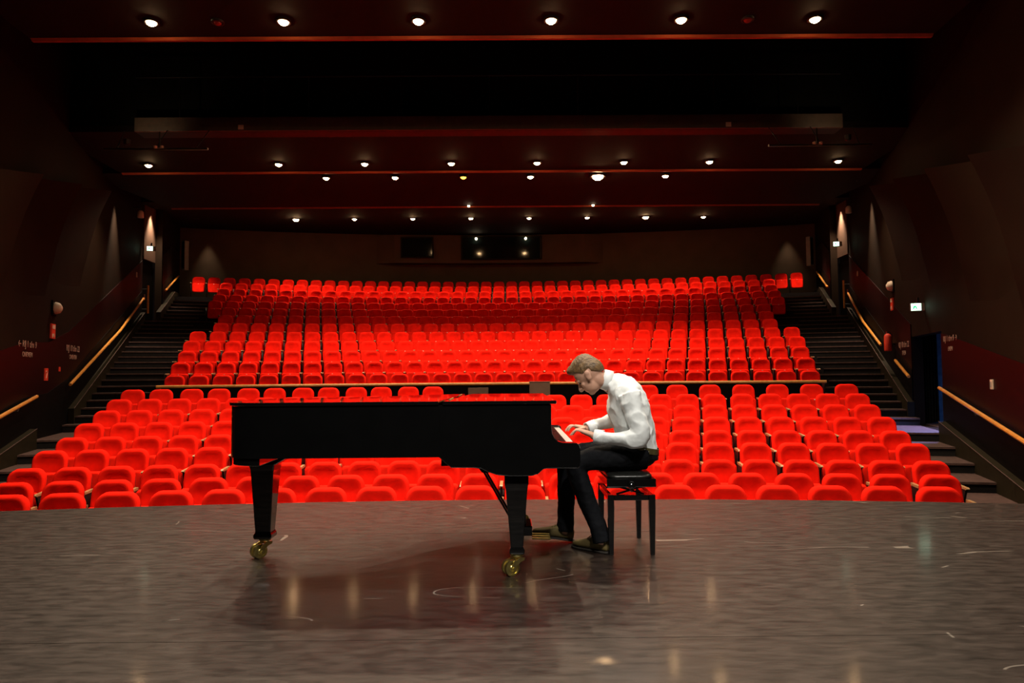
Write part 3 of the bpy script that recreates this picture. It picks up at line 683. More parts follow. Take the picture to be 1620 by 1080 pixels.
# wall washers that graze the side walls and rear wall
for sgn, w_ in ((-1, 'doorless'), (1, 'doorway-side')):
    x = XA + sgn * (hw2(24.45) + 0.20)
    downlight(x, 24.45, 7.27, 'recessed washer lamp close to the rear corner of the %s wall' % w_, 'wall washer lamps', power=2.4, size=1.0, rad=0.06, m=LAMPS, deep=0.13)
    x = XA + sgn * (hw(20.0) - 0.32)
    downlight(x, 20.0, 6.86, 'recessed washer lamp halfway along the %s wall' % w_, 'wall washer lamps', power=3.5, size=0.9, rad=0.06, m=LAMPS, deep=0.13)
    x = XA + sgn * 12.3
    downlight(x, ty(30.85, 12.3), 7.52, 'recessed washer lamp over the rear wall by the %s wall' % w_, 'wall washer lamps', power=0.22, size=0.9, rad=0.06, m=LAMPS, deep=0.10)
    downlight(XA + sgn * 11.8, ty(28.5, 11.8), 7.38, 'recessed downlight over the last seats beside the %s wall' % w_, 'downlights over the last seats', power=1.8, size=1.1, rad=0.06, m=LAMPS, deep=0.12)
    # spotlights clipped to the wall
    b = (XA + sgn * (hw(22.3) - 0.25), 22.3, 6.55); r = empty('wall_spotlight', b, 0); tag(r, 'small pale spotlight clamped high on the %s wall' % w_, 'spotlight', 'wall spotlights')
    MB().lathe([(0.05, 0.1), (0.09, 0.05), (0.10, -0.13), (0.08, -0.14), (0.0, -0.10)], n=12).build('can', SIGNW, r, smooth=True)
    MB().tube([(0, 0, 0.1), (0, 0, 0.2), (sgn * 0.24, 0, 0.2)], 0.015, 6).build('clamp_arm', DARKM, r)
    b = (XA + sgn * (hw2(27.9) - 0.35), 27.9, 6.3); r = empty('loudspeaker', b, sgn * 0.5); tag(r, 'narrow column loudspeaker hung near the rear corner of the %s wall' % w_, 'loudspeaker', 'column loudspeakers')
    bevel(MB().box(-0.10, 0.10, -0.1, 0.1, -0.75, 0.45).build('cabinet', GREYB, r), 0.01)
    MB().box(-0.08, 0.08, -0.108, -0.101, -0.70, 0.40).build('grille', DARKM, r)
    MB().tube([(0, 0.1, 0.3), (sgn * 0.1, 0.32, 0.3)], 0.02, 6).build('bracket', DARKM, r)

# ---- lighting bridge in the ceiling gap
br = empty('lighting_bridge', (XA, 15.2, 6.70)); tag(br, 'dark steel lighting bridge with thin posts in the ceiling gap', 'bridge')
bevel(MB().box(-8.0, 8.0, -0.04, 0.04, 0.0, 0.32).build('fascia', BRIDGEM, br), 0.01)
MB().box(-8.0, 8.0, 0.05, 0.40, 0.0, 0.06).build('walkway', DARKM, br)
for s in [-7.0, -6.05, -5.1, -4.1, -2, 0, 2, 4.1, 5.1, 6.05, 7.0]: MB().tube([(s, 0.0, 0.32), (s, 0.0, 1.25)], 0.014, 6).build('post', STEEL, br)
MB().tube([(-8, 0, 1.25), (8, 0, 1.25)], 0.016, 6).build('top_rail', DARKM, br)
for s in (-5.6, 5.4): MB().box(s - 0.06, s + 0.06, -0.055, -0.041, 0.03, 0.13).build('label_plate', SIGNW, br)
for sgn, w_ in ((-1, 'doorless'), (1, 'doorway-side')):
    b = (XA + sgn * 7.9, 14.6, 6.15); r = empty('light_bar', b); tag(r, 'thin steel lighting bar slung beside the bridge on the %s end' % w_, 'light bar', 'lighting bars')
    MB().tube([(0.6 * sgn, 0.3, 0.06), (-1.9 * sgn, -0.2, -0.12)], 0.025, 8).build('bar', STEEL, r)
    for u in (0.12, 0.5, 0.88):
        x = sgn * (0.6 - 2.5 * u); MB().tube([(x, 0.3 - 0.5 * u, 0.06 - 0.18 * u), (x, 0.55, 0.56)], 0.010, 6).build('hanger', DARKM, r)
    Lb = bpy.data.lights.new('bar_glow', 'SPOT'); Lb.energy = 14; Lb.color = (1, 0.72, 0.45); Lb.spot_size = 1.7; Lb.spot_blend = 1; Lb.shadow_soft_size = 0.05
    lo2 = bpy.data.objects.new('bar_glow', Lb); C.objects.link(lo2); lo2.parent = r; lo2.location = (-sgn * 0.3, -0.35, 0.15); lo2.rotation_euler = (math.radians(125), 0, 0)
    MB().lathe([(0.03, -0.1), (0.06, -0.08), (0.07, 0.02), (0.0, 0.03)], -sgn * 0.3, -0.42, n=10).build('bar_lamp', DARKM, r)
    m2 = MB(); m2.tube([(-sgn * 0.75, 0.03, 0.0), (-sgn * 0.75, 0.03, 0.34)], 0.018, 6); m2.build('clamp', DARKM, r)
    for dx in (-0.07, 0.07): MB().lathe([(0.0, -0.04), (0.035, -0.03), (0.04, 0.02), (0.0, 0.04)], -sgn * 0.75 + dx, 0.0, n=10).build('knob', SIGNW, r)

# ---- work lights above the stage, out of the picture
for k, (x, y, pw, tilt) in enumerate(((-1.6, 4.7, 0.55, 0), (0.9, 4.7, 0.6, 0), (-0.9, -0.6, 1.7, 42), (1.6, -0.6, 1.7, 42), (3.2, 2.8, 0.08, 0), (-3.8, 2.8, 0.08, 0))):
    r = empty('stage_work_light', (x, y, 6.6)); tag(r, 'round work light hung above the stage', 'stage light', 'stage work lights')
    MB().lathe([(0.0, 0.30), (0.10, 0.28), (0.22, 0.0), (0.20, 0.0), (0.09, 0.25), (0.0, 0.26)], n=18).build('reflector', DARKM, r, smooth=True)
    MB().lathe([(0.0, 0.05), (0.10, 0.06), (0.10, 0.12), (0.0, 0.13)], n=14).build('bulb', LAMPS, r)
    MB().tube([(0, 0, 0.29), (0, 0, 3.88)], 0.012, 6).build('suspension', DARKM, r)
    L = bpy.data.lights.new('work_beam', 'SPOT'); L.energy = STAGE_W * pw; L.color = (1.0, 0.94, 0.85); L.spot_size = 0.95 if tilt else 1.5; L.spot_blend = 0.8; L.shadow_soft_size = 0.22
    o = bpy.data.objects.new('work_beam', L); C.objects.link(o); o.parent = r; o.location = (0, 0, 0.0)
    if tilt: o.rotation_euler = (math.radians(tilt), 0, 0)

# ------------------------------------------------------------------ concert grand
PB = (-0.63, 4.60, 0.0)
pn = empty('grand_piano', PB); tag(pn, 'glossy black grand piano with closed lid and brass casters', 'piano')
YN, YF = 3.97, 5.45
plan = [(0.245, YN), (-0.25, YN), (-0.70, YN), (-1.02, YN), (-1.25, YN), (-1.40, YN), (-1.53, 3.985), (-1.62, 4.04), (-1.665, 4.13), (-1.67, 4.26), (-1.665, 4.45), (-1.63, 4.60), (-1.55, 4.70), (-1.42, 4.765), (-1.25, 4.81), (-1.08, 4.87),
        (-0.93, 4.96), (-0.80, 5.08), (-0.68, 5.22), (-0.55, 5.34), (-0.40, 5.415), (-0.22, 5.445), (0.0, YF), (0.245, YF)]
pc = [Vector((x, y, 0)) for x, y in plan]
sm = catmull([pc[0]] + pc[1:], 3)
def inset(poly, d):
    P = [Vector((p[0], p[1])) for p in poly]; out = []
    for i, p in enumerate(P):
        a = P[i - 1]; b = P[(i + 1) % len(P)]
        t1 = (p - a).normalized(); t2 = (b - p).normalized(); n1 = Vector((t1.y, -t1.x)); n2 = Vector((t2.y, -t2.x)); n = (n1 + n2)
        if n.length < 1e-6: n = n1
        n.normalize(); k = 1 / max(0.4, n.dot(n1)); out.append((p.x - n.x * d * k, p.y - n.y * d * k))
    return out
outl = [(p.x, p.y) for p in sm]
area = sum(a[0] * b[1] - b[0] * a[1] for a, b in zip(outl, outl[1:] + outl[:1]))
SG = 1 if area > 0 else -1
inn = inset(outl, 0.055 * SG)
rim = MB(); n = len(outl)
rim.add([(x, y, z) for x, y in outl for z in (0.70, 1.0)] + [(x, y, z) for x, y in inn for z in (0.70, 1.0)],
        [q for i in range(n) for j in [(i + 1) % n] for q in ((2 * i, 2 * j, 2 * j + 1, 2 * i + 1), (2 * n + 2 * i, 2 * n + 2 * i + 1, 2 * n + 2 * j + 1, 2 * n + 2 * j), (2 * i + 1, 2 * j + 1, 2 * n + 2 * j + 1, 2 * n + 2 * i + 1), (2 * i, 2 * n + 2 * i, 2 * n + 2 * j, 2 * j))])
autosm(rim.build('rim', PIANO, pn, off=PB), 0.5)
sb = MB(); sb.prism(inn, 0.76, 0.80, 'z'); sb.build('soundboard', PIANOIN, pn, off=PB)
for a, b in (((-1.3, 4.40), (0.1, 4.15)), ((-1.3, 4.45), (0.1, 4.75)), ((-1.2, 4.55), (0.0, 5.25))):
    d = Vector((b[0] - a[0], b[1] - a[1])).normalized(); q = Vector((-d.y, d.x)) * 0.035
    MB().prism([(a[0] + q.x, a[1] + q.y), (b[0] + q.x, b[1] + q.y), (b[0] - q.x, b[1] - q.y), (a[0] - q.x, a[1] - q.y)], 0.70, 0.759, 'z').build('brace', PIANOIN, pn, off=PB)
# lid with folded front flap seam
lidp = inset([(x + (0.02 if x > 0.2 else 0), y) for x, y in outl], -0.012 * SG)
fl = [(x, y) for x, y in lidp if x < -0.30]; fr_ = [(x, y) for x, y in lidp if x >= -0.30]
lid = MB(); lid.prism(fl + [], 1.002, 1.022, 'z'); bevel(lid.build('lid', PIANO, pn, off=PB), 0.006, 3)
ymin, ymax = min(y for x, y in lidp), max(y for x, y in lidp)
flap = MB(); flap.prism([(-0.385, ymin), (0.277, ymin), (0.277, ymax), (-0.30, ymax - 0.002)] , 1.002, 1.022, 'z'); bevel(flap.build('front_lid', PIANO, pn, off=PB), 0.006, 3)
for yy in (4.3, 5.1): MB().tube([(-0.36, yy - 0.15, 1.023), (-0.36, yy + 0.15, 1.023)], 0.005, 6).build('lid_hinge', BRASS, pn, off=PB)
# cheeks: the case sides that sweep down to the keyboard
side = [(-0.405, 0.70), (-0.36, 0.66), (-0.334, 0.639), (-0.20, 0.637), (-0.16, 0.632), (-0.12, 0.612), (-0.07, 0.595), (0.0, 0.588), (0.13, 0.588), (0.165, 0.598), (0.195, 0.625), (0.215, 0.63), (0.395, 0.63), (0.408, 0.64),
        (0.412, 0.66), (0.412, 0.745), (0.407, 0.762), (0.394, 0.775), (0.31, 0.777), (0.285, 0.785), (0.264, 0.803), (0.251, 0.830), (0.246, 0.87), (0.246, 1.0), (-0.405, 1.0)]
for y0, y1 in ((YN - 0.0015, YN + 0.075), (YF - 0.075, YF + 0.0015)):
    bevel(MB().prism(side, y0, y1).build('cheek', PIANO, pn, off=PB), 0.005, 2, 0.9)
kb = MB(); kb.prism([(-0.40, 0.64), (0.405, 0.64), (0.405, 0.70), (-0.40, 0.70)], YN + 0.076, YF - 0.076); kb.prism([(-0.16, 0.60), (0.16, 0.60), (0.19, 0.639), (-0.19, 0.639)], YN + 0.076, YF - 0.076)
kb.build('keybed', PIANO, pn, off=PB)
bevel(MB().box(0.392, 0.410, YN + 0.076, YF - 0.076, 0.701, 0.748).build('key_slip', PIANO, pn, off=PB), 0.004)
fb = MB(); fb.prism([(0.215, 0.752), (0.245, 0.752), (0.238, 0.80), (0.222, 0.86), (0.215, 0.92), (0.195, 0.92), (0.20, 0.85)], YN + 0.076, YF - 0.076); autosm(fb.build('fallboard', PIANO, pn, off=PB), 0.9)
MB().box(0.246, 0.25, YN + 0.20, YF - 0.20, 0.752, 0.757).build('name_felt', FELT, pn, off=PB)
for y0 in (YN + 0.077, YF - 0.077 - 0.045): bevel(MB().box(0.25, 0.39, y0, y0 + 0.045, 0.702, 0.772).build('key_block', PIANO, pn, off=PB), 0.005)
kbd = MB().box(0.05, 0.385, YN + 0.124, YF - 0.124, 0.701, 0.735).build('keyboard', PIANOIN, pn, off=PB)
span = YF - YN - 0.25; kw = span / 52
wm = MB().box(0.246, 0.391, 0.0005, kw - 0.0005, 0.736, 0.760).build('white_key', IVORY, kbd); wk = wm.data; bm_ = MB().box(0.252, 0.342, -0.0055, 0.0055, 0.7605, 0.772).build('black_key', EBONY, kbd); bk = bm_.data
for k in range(52):
    y = YN + 0.125 + kw * k
    o = wm if k == 0 else child('white_key', wk, kbd); o.location = (-PB[0], y - PB[1], 0)
first = True
for k in range(1, 52):
    if (k % 7) in (1, 3, 4, 6, 0):
        o = bm_ if first else child('black_key', bk, kbd); first = False
        o.location = (-PB[0], YN + 0.125 + kw * k - PB[1], 0)
# legs with brass double casters
def leg(cx, cy, top, w0, w1, ang):
    r = MB(); h0, h1 = w0 / 2, w1 / 2
    def sq(h, z): return [(cx - h, cy - h, z), (cx + h, cy - h, z), (cx + h, cy + h, z), (cx - h, cy + h, z)]
    r.loft([sq(h0 * 1.0, top), sq(h0 * 1.0, top - 0.05), sq(h0 * 0.9, top - 0.09), sq(h1, 0.165), sq(h1 * 1.18, 0.150), sq(h1 * 1.22, 0.132), sq(h1 * 1.05, 0.120)])
    L = bevel(r.build('leg', PIANO, pn, off=PB), 0.006, 2, 0.5)
    M = Matrix.Translation((cx, cy, 0)) @ Matrix.Rotation(ang, 4, 'Z')
    def X(mb): mb.v = [tuple(M @ Vector(p)) for p in mb.v]; return mb
    k = MB(); k.lathe([(0.0, 0.119), (0.038, 0.119), (0.040, 0.108), (0.026, 0.100), (0.022, 0.09), (0.0, 0.09)], n=16)
    autosm(X(k).build('caster_socket', BRASS, L, off=PB))
    for s in (-1, 1):
        f = MB(); f.prism([(0.03, 0.10), (0.0, 0.104), (-0.045, 0.085), (-0.060, 0.052), (-0.052, 0.036), (-0.036, 0.036), (-0.028, 0.055), (0.0, 0.078), (0.025, 0.085)], s * 0.036 - 0.004, s * 0.036 + 0.004)
        X(f).build('caster_fork', BRASS, L, off=PB)
        wv = MB(); R = Matrix.Translation((-0.046, s * 0.019, 0.046)) @ Matrix.Rotation(PI / 2, 4, 'X')
        wv.lathe([(0.0, -0.008), (0.014, -0.010), (0.018, -0.006), (0.034, -0.005), (0.036, -0.012), (0.0455, -0.010), (0.0455, 0.010), (0.036, 0.012), (0.034, 0.005), (0.018, 0.006), (0.014, 0.010), (0.0, 0.008)], n=24, M=R)
        autosm(X(wv).build('caster_wheel', BRASS, L, off=PB))
    ax = MB(); ax.tube([(-0.046, -0.046, 0.046), (-0.046, 0.046, 0.046)], 0.008, 8); X(ax).build('caster_axle', BRASS, L, off=PB)
leg(0.042, 4.085, 0.588, 0.140, 0.074, 0.55)
leg(0.060, 5.345, 0.588, 0.140, 0.074, -2.6)
leg(-1.600, 4.53, 0.655, 0.165, 0.098, 0.9)
tb = [(x, y) for x, y in inset(outl, 0.012 * SG) if x < -1.42]; bevel(MB().prism(tb, 0.655, 0.6995, 'z').build('tail_block', PIANO, pn, off=PB), 0.004)
bevel(MB().prism([(-1.52, 0.70), (-1.28, 0.70), (-1.40, 0.665), (-1.52, 0.60)], 4.44, 4.62).build('leg_gusset', PIANO, pn, off=PB), 0.004)
# pedal lyre
ly = MB(); ly.box(0.03, 0.15, 4.60, 4.84, 0.10, 0.165); lyr = bevel(ly.build('pedal_lyre', PIANO, pn, off=PB), 0.006)
for yy in (4.635, 4.785): bevel(MB().box(0.075, 0.11, yy, yy + 0.022, 0.166, 0.595).build('lyre_post', PIANO, lyr, off=PB), 0.003)
for yy in (4.655, 4.72, 4.785):
    pd = MB(); pd.prism([(yy - 0.008, 0.15), (yy + 0.008, 0.15), (yy + 0.013, 0.25), (yy + 0.006, 0.275), (yy - 0.006, 0.275), (yy - 0.013, 0.25)][::-1], 0, 0.01, 'z')
    pd.v = [(y, x, 0.066 + z - 0.05 * max(0, y - 0.2)) for x, y, z in pd.v]
    pd.build('pedal', BRASS, lyr, off=PB)
    MB().tube([(0.09, yy, 0.166), (0.085, yy, 0.60)], 0.004, 6).build('pedal_rod', STEEL, lyr, off=PB)
for yy in (4.645, 4.795): MB().tube([(0.04, yy, 0.15), (-0.235, yy, 0.63)], 0.008, 6).build('lyre_brace', DARKM, lyr, off=PB)

# ------------------------------------------------------------------ piano bench
BB = (0.792, 4.72, 0.0)
bn = empty('piano_bench', BB); tag(bn, 'black adjustable piano bench with leather cushion under the pianist', 'bench')
BX, BY = 0.155, 0.255
for sx in (-1, 1):
    for sy in (-1, 1):
        cx, cy = sx * (BX - 0.021), sy * (BY - 0.021)
        def sq(h, z): return [(cx - h, cy - h, z), (cx + h, cy - h, z), (cx + h, cy + h, z), (cx - h, cy + h, z)]
        bevel(MB().loft([sq(0.014, 0.0), sq(0.021, 0.30), sq(0.021, 0.388)]).build('leg', PIANO, bn), 0.003)
for sx in (-1, 1): bevel(MB().box(sx * 0.136 - 0.014, sx * 0.136 + 0.014, -BY + 0.043, BY - 0.043, 0.352, 0.386).build('apron', PIANO, bn), 0.003)
for sy in (-1, 1): bevel(MB().box(-BX + 0.043, BX - 0.043, sy * 0.236 - 0.014, sy * 0.236 + 0.014, 0.352, 0.386).build('apron', PIANO, bn), 0.003)
for sy in (-0.20, 0.20):
    for a in (-1, 1):
        MB().tube([(a * 0.09, sy, 0.385), (-a * 0.09, sy, 0.437)], 0.007, 6).build('scissor_bar', DARKM, bn)
MB().tube([(0, -0.262, 0.412), (0, 0.262, 0.412)], 0.006, 8).build('spindle', STEEL, bn)
for sy in (-1, 1):
    MB().lathe([(0.0, 0), (0.022, 0.0), (0.027, 0.012), (0.020, 0.024), (0.0, 0.026)], n=14, M=Matrix.Translation((0, sy * 0.264, 0.455)) @ Matrix.Rotation(sy * -PI / 2, 4, 'X')).build('height_knob', PIANO, bn, smooth=True)
bevel(MB().box(-0.160, 0.160, -0.262, 0.262, 0.438, 0.492).build('seat_frame', PIANO, bn), 0.005)
cu_ = MB(); rings = []
for z, k in ((0.4925, 1.0), (0.506, 1.0), (0.516, 0.95), (0.522, 0.80), (0.525, 0.5)):
    rings.append([(0.152 * k * math.copysign(abs(math.cos(a)) ** 0.35, math.cos(a)), 0.254 * k * math.copysign(abs(math.sin(a)) ** 0.35, math.sin(a)), z) for a in [2 * PI * q / 40 for q in range(40)]])
cu_.loft(rings); cu = cu_.build('cushion', LEATHER, bn, smooth=True)
for x in (-0.07, 0.0, 0.07):
    for y in (-0.16, -0.055, 0.055, 0.16): MB().lathe([(0.0, 0.5255), (0.007, 0.525), (0.008, 0.522)], x, y, n=8).build('button', LEATHER, cu)

# ------------------------------------------------------------------ pianist
PBASE = Vector((0.80, 4.72, 0.0))
def limb(mb, pts, n=16, sub=4):
    """pts: (x,y,z,ra[,rb]) smooth elliptical tube; ra across (horizontal), rb the other way"""
    P = catmull([p[:3] for p in pts], sub)
    Rr = catmull([(p[3], p[4] if len(p) > 4 else p[3], 0) for p in pts], sub)
    rings = []; prev = None
    for i, p in enumerate(P):
        t = (P[min(i + 1, len(P) - 1)] - P[max(i - 1, 0)]).normalized()
        r = Vector((0, 1, 0)) - t * t.y
        if r.length < 0.2: r = prev if prev else Vector((0, 0, 1)).cross(t)
        r = (r - t * r.dot(t)).normalized(); u = t.cross(r); prev = r
        rings.append([p + r * math.cos(2 * PI * k / n) * Rr[i].x + u * math.sin(2 * PI * k / n) * Rr[i].y for k in range(n)])
    mb.loft(rings)
def ell(mb, c, ax, n=16):
    """ellipsoid; ax = three half-axis vectors"""
    c = Vector(c); a, b, d = [Vector(q) for q in ax]; rings = []
    for i in range(1, n):
        th = PI * i / n
        rings.append([c + d * math.cos(th) + (a * math.cos(2 * PI * k / (2 * n)) + b * math.sin(2 * PI * k / (2 * n))) * math.sin(th) for k in range(2 * n)])
    mb.loft(rings)
def torso(mb, rings, n=28):
    P = catmull([(r[0], r[1], r[2]) for r in rings], 4); Q = catmull([(r[3], r[4], r[5] if len(r) > 5 else 0) for r in rings], 4); out = []
    for p, q in zip(P, Q):
        a = math.radians(p.z); d = Vector((math.cos(a), 0, math.sin(a))); y0 = 4.72 + q.z
        out.append([Vector((p.x, y0, p.y)) + d * q.x * math.copysign(abs(math.cos(t)) ** 0.85, math.cos(t)) + Vector((0, 1, 0)) * q.y * math.copysign(abs(math.sin(t)) ** 0.85, math.sin(t)) for t in [2 * PI * k / n for k in range(n)]])
    mb.loft(out)
def remesh(o, vox, smooth=6, disp=()):
    m = o.modifiers.new('remesh', 'REMESH'); m.mode = 'VOXEL'; m.voxel_size = vox; m.use_smooth_shade = True
    if smooth:
        s = o.modifiers.new('smooth', 'SMOOTH'); s.factor = 0.5; s.iterations = smooth
    for sc, st_ in disp:
        if st_ < 0:
            t = bpy.data.textures.new('creases', 'MUSGRAVE'); t.musgrave_type = 'RIDGED_MULTIFRACTAL'; t.noise_scale = sc; t.octaves = 1.6; st_ = -st_
        else:
            t = bpy.data.textures.new('folds', 'CLOUDS'); t.noise_scale = sc; t.noise_depth = 2
        d = o.modifiers.new('folds', 'DISPLACE'); d.texture = t; d.strength = st_; d.mid_level = 0.5; d.texture_coords = 'LOCAL'
    return o
# head frame
HC = Vector((0.553, 4.715, 1.168)); pitch, yaw = math.radians(47), math.radians(24)
HF = Vector((-math.cos(pitch) * math.cos(yaw), math.cos(pitch) * math.sin(yaw), -math.sin(pitch)))
HU = (Vector((0, 0, 1)) - HF * HF.z).normalized(); HR = HF.cross(HU)
HSC = 1.05
def H(r, f, u): return HC + (HR * r + HF * f + HU * u) * HSC
def hell(mb, c, r, f, u, n=12): ell(mb, H(*c), (HR * r * HSC, HF * f * HSC, HU * u * HSC), n)
def Lh(mb, name, m, parent, **k): return mb.build(name, m, parent, off=tuple(PBASE), **k)
SH = [(.880, .655, -11, .128, .172), (.872, .71, -7, .140, .180), (.855, .80, 0, .138, .182), (.835, .90, 8, .140, .195), (.812, .98, 20, .135, .205), (.785, 1.045, 36, .118, .205), (.745, 1.092, 55, .090, .165), (.705, 1.114, 64, .066, .10), (.690, 1.122, 68, .056, .07)]
ARM_L = [(.795, 4.525, 1.040, .078), (.825, 4.492, .915, .064), (.858, 4.47, .795, .060), (.845, 4.468, .752, .058), (.745, 4.490, .745, .052), (.64, 4.522, .752, .044), (.572, 4.543, .760, .038)]
ARM_R = [(.795, 4.915, 1.040, .078), (.80, 4.965, .945, .064), (.795, 4.99, .875, .058), (.77, 4.99, .848, .055), (.69, 4.965, .822, .049), (.62, 4.93, .80, .043), (.562, 4.905, .782, .038)]
body = MB()
torso(body, [(a, b, c, d * 0.86, e * 0.88) for a, b, c, d, e in SH])
limb(body, [(.90, 4.63, .64, .085), (.68, 4.61, .607, .074), (.455, 4.60, .577, .055), (.51, 4.60, .36, .048), (.595, 4.548, .13, .038), (.60, 4.545, .06, .036)])
limb(body, [(.90, 4.81, .64, .085), (.66, 4.83, .612, .074), (.42, 4.84, .587, .055), (.40, 4.84, .36, .048), (.388, 4.84, .12, .038), (.38, 4.84, .06, .036)])
ell(body, (.90, 4.72, .645), ((.10, 0, 0), (0, .155, 0), (0, 0, .09)))
limb(body, [(p[0], p[1], p[2], p[3] * 0.72) for p in ARM_L] + [(.548, 4.550, .766, .026, .020)])
limb(body, [(p[0], p[1], p[2], p[3] * 0.72) for p in ARM_R] + [(.540, 4.898, .782, .026, .020)])
nb_ = H(0, -.022, -.062)
limb(body, [(.735, 4.72, 1.085, .07), (.67, 4.72, 1.122, .060), (nb_.x, nb_.y, nb_.z, .050), (HC.x, HC.y, HC.z, .045)])
hell(body, (0, -.012, .022), .076, .098, .098, 14)
hell(body, (0, .030, -.050), .058, .062, .066)
hell(body, (0, .062, -.092), .028, .026, .022)
hell(body, (0, .070, .012), .050, .022, .016)
for s in (-1, 1):
    hell(body, (s * .035, .058, -.028), .022, .020, .018)
    ell(body, H(s * .079, -.010, -.018), (HR * .010 + HF * .003 * s, HF * .021, HU * .034 - HF * .006), 8)
    ell(body, H(s * .084, -.016, -.004), (HR * .009, HF * .018, HU * .018), 8)
t0, t1, t2 = H(0, .088, .006), H(0, .104, -.016), H(0, .112, -.032)
limb(body, [(*t0, .009), (*t1, .012), (*t2, .014), (*H(0, .094, -.038), .009)], 10, 3)
for s in (-1, 1): hell(body, (s * .011, .094, -.035), .009, .011, .009, 8)
hell(body, (0, .082, -.058), .023, .012, .007, 8); hell(body, (0, .080, -.069), .020, .012, .007, 8)
def hand(wrist, knuck, side):
    """side = +1: thumb towards +y"""
    W, K = Vector(wrist), Vector(knuck); d = (K - W).normalized(); e = Vector((0, 0, 1)).cross(d).normalized()
    if e.y * side < 0: e = -e
    up = d.cross(e); up = up if up.z > 0 else -up
    d2 = Vector((d.x, d.y, 0)).normalized()
    body.loft([[p + e * math.cos(2 * PI * k / 14) * a + up * math.sin(2 * PI * k / 14) * b for k in range(14)] for p, a, b in
               ((W - d * .01, .026, .020), (W + d * .02, .031, .019), (W + d * .05, .038, .017), (K - d * .005, .040, .014), (K + d * .008, .036, .009))])
    for off, L, drop, spread in ((.030, .070, .036, .10), (.010, .080, .038, .02), (-.011, .075, .036, -.05), (-.030, .060, .032, -.14)):
        b = K + e * off; dd = (d2 + e * spread).normalized(); Z = Vector((0, 0, 1))
        pts = [b - dd * .012, b + Z * .001, b + dd * L * .42 + Z * .004, b + dd * L * .74 - Z * drop * .40, b + dd * L * .92 - Z * drop * .95]
        limb(body, [(*p, r) for p, r in zip(pts, (.0088, .0090, .0082, .0074, .0062))], 10, 3)
    b = W + d * .018 + e * .026
    pts = [b, b + e * .022 + d * .020 - up * .006, b + e * .032 + d * .050 - up * .014, b + e * .030 + d * .074 - up * .020]
    limb(body, [(*p, r) for p, r in zip(pts, (.014, .012, .0098, .0075))], 10, 3)
hand((.558, 4.547, .768), (.480, 4.572, .797), 1)
hand((.548, 4.902, .784), (.472, 4.888, .802), -1)
person = MB.build(body, 'person', SKIN, None, loc=tuple(PBASE), off=tuple(PBASE))
remesh(person, 0.0048, 3)
tag(person, 'person in white shirt and black trousers bending over the piano keys', 'person')
# hair: shell over the skull, long on top with a quiff
hm = MB(); NU, NV = 40, 64; rings = []
random.seed(3)
def sst(a, b, x): x = max(0, min(1, (x - a) / (b - a))); return x * x * (3 - 2 * x)
for i in range(1, NU):
    th = PI * i / NU; ring = []
    for k in range(NV):
        ph = 2 * PI * k / NV
        dr_, df, du = math.sin(th) * math.sin(ph), math.sin(th) * math.cos(ph), math.cos(th)
        front = sst(-0.1, 0.8, df); back_ = sst(0.1, 0.9, -df)
        line_ = -0.30 + 0.82 * front - 0.55 * back_
        if abs(dr_) > 0.6 and -0.35 < df < 0.35: line_ = max(line_, -0.10)
        inside = sst(line_ - 0.10, line_ + 0.12, du)
        top = sst(0.25, 0.9, du)
        thick = 0.005 + 0.009 * sst(0.3, 0.8, -df) * sst(0.2, -0.6, du) + 0.013 * top + 0.028 * sst(0.3, 0.75, df) * sst(0.25, 0.7, du)
        strand = 0.0022 * top * math.sin(ph * 23 + 6 * du) + 0.0016 * top * math.sin(ph * 41 - 9 * du) + 0.0012 * random.uniform(-1, 1) * (0.3 + top)
        g = -0.010 + inside * (0.010 + thick + strand)
        ring.append(HC + (HR * dr_ * (.076 + g) + HF * (-.012 + df * (.098 + g)) + HU * (.022 + du * (.098 + g))) * HSC)
    rings.append(ring)
hm.loft(rings); hair = Lh(hm, 'hair', HAIRM, person, smooth=True); hair['label'] = 'short dark blond hair with a quiff'
for s in (-1, 1):
    eb = MB(); limb(eb, [(*H(s * .018, .0905, .026), .004), (*H(s * .033, .086, .031), .0045), (*H(s * .050, .072, .026), .003)], 8, 3); Lh(eb, 'eyebrow', HAIRM, person, smooth=True)
    ey = MB(); hell(ey, (s * .031, .074, -.004), .011, .008, .005, 8); Lh(ey, 'eye', EBONY, person, smooth=True)
# shirt
sh_ = MB(); torso(sh_, SH); limb(sh_, ARM_L, 18); limb(sh_, ARM_R, 18)
ell(sh_, (.793, 4.57, 1.035), ((.082, 0, .03), (0, .080, 0), (-.02, 0, .072))); ell(sh_, (.793, 4.87, 1.035), ((.082, 0, .03), (0, .080, 0), (-.02, 0, .072)))
shirt = Lh(sh_, 'shirt', SHIRT, person); remesh(shirt, 0.006, 14, ((0.16, 0.022), (0.13, -0.014), (0.055, 0.009))); shirt['label'] = 'white long-sleeved cotton shirt'
def ring_band(c, axis, updir, ra, rb, h, th, flare=0.0, n=28, gap=0.0):
    """open band around an axis"""
    axis = Vector(axis).normalized(); u = (Vector(updir) - axis * Vector(updir).dot(axis)).normalized(); v = axis.cross(u); c = Vector(c); mb = MB(); rings = []
    for k in range(n + 1):
        a = PI / 2 * 2 + gap + (2 * PI - 2 * gap) * k / n; dirn = u * math.cos(a) * ra + v * math.sin(a) * rb; nn = dirn.normalized()
        rings.append([c + dirn - axis * h / 2 + nn * flare, c + dirn + axis * h / 2, c + dirn + axis * h / 2 + nn * th, c + dirn - axis * h / 2 + nn * (th + flare)])
    mb.loft(rings); return mb
col_ax = Vector((-.93, 0, .36))
Lh(ring_band((.657, 4.72, 1.133), col_ax, (.36, 0, .93), .064, .066, .035, .004, 0.0, 28, 0.15), 'collar_band', SHIRT, shirt, smooth=True)
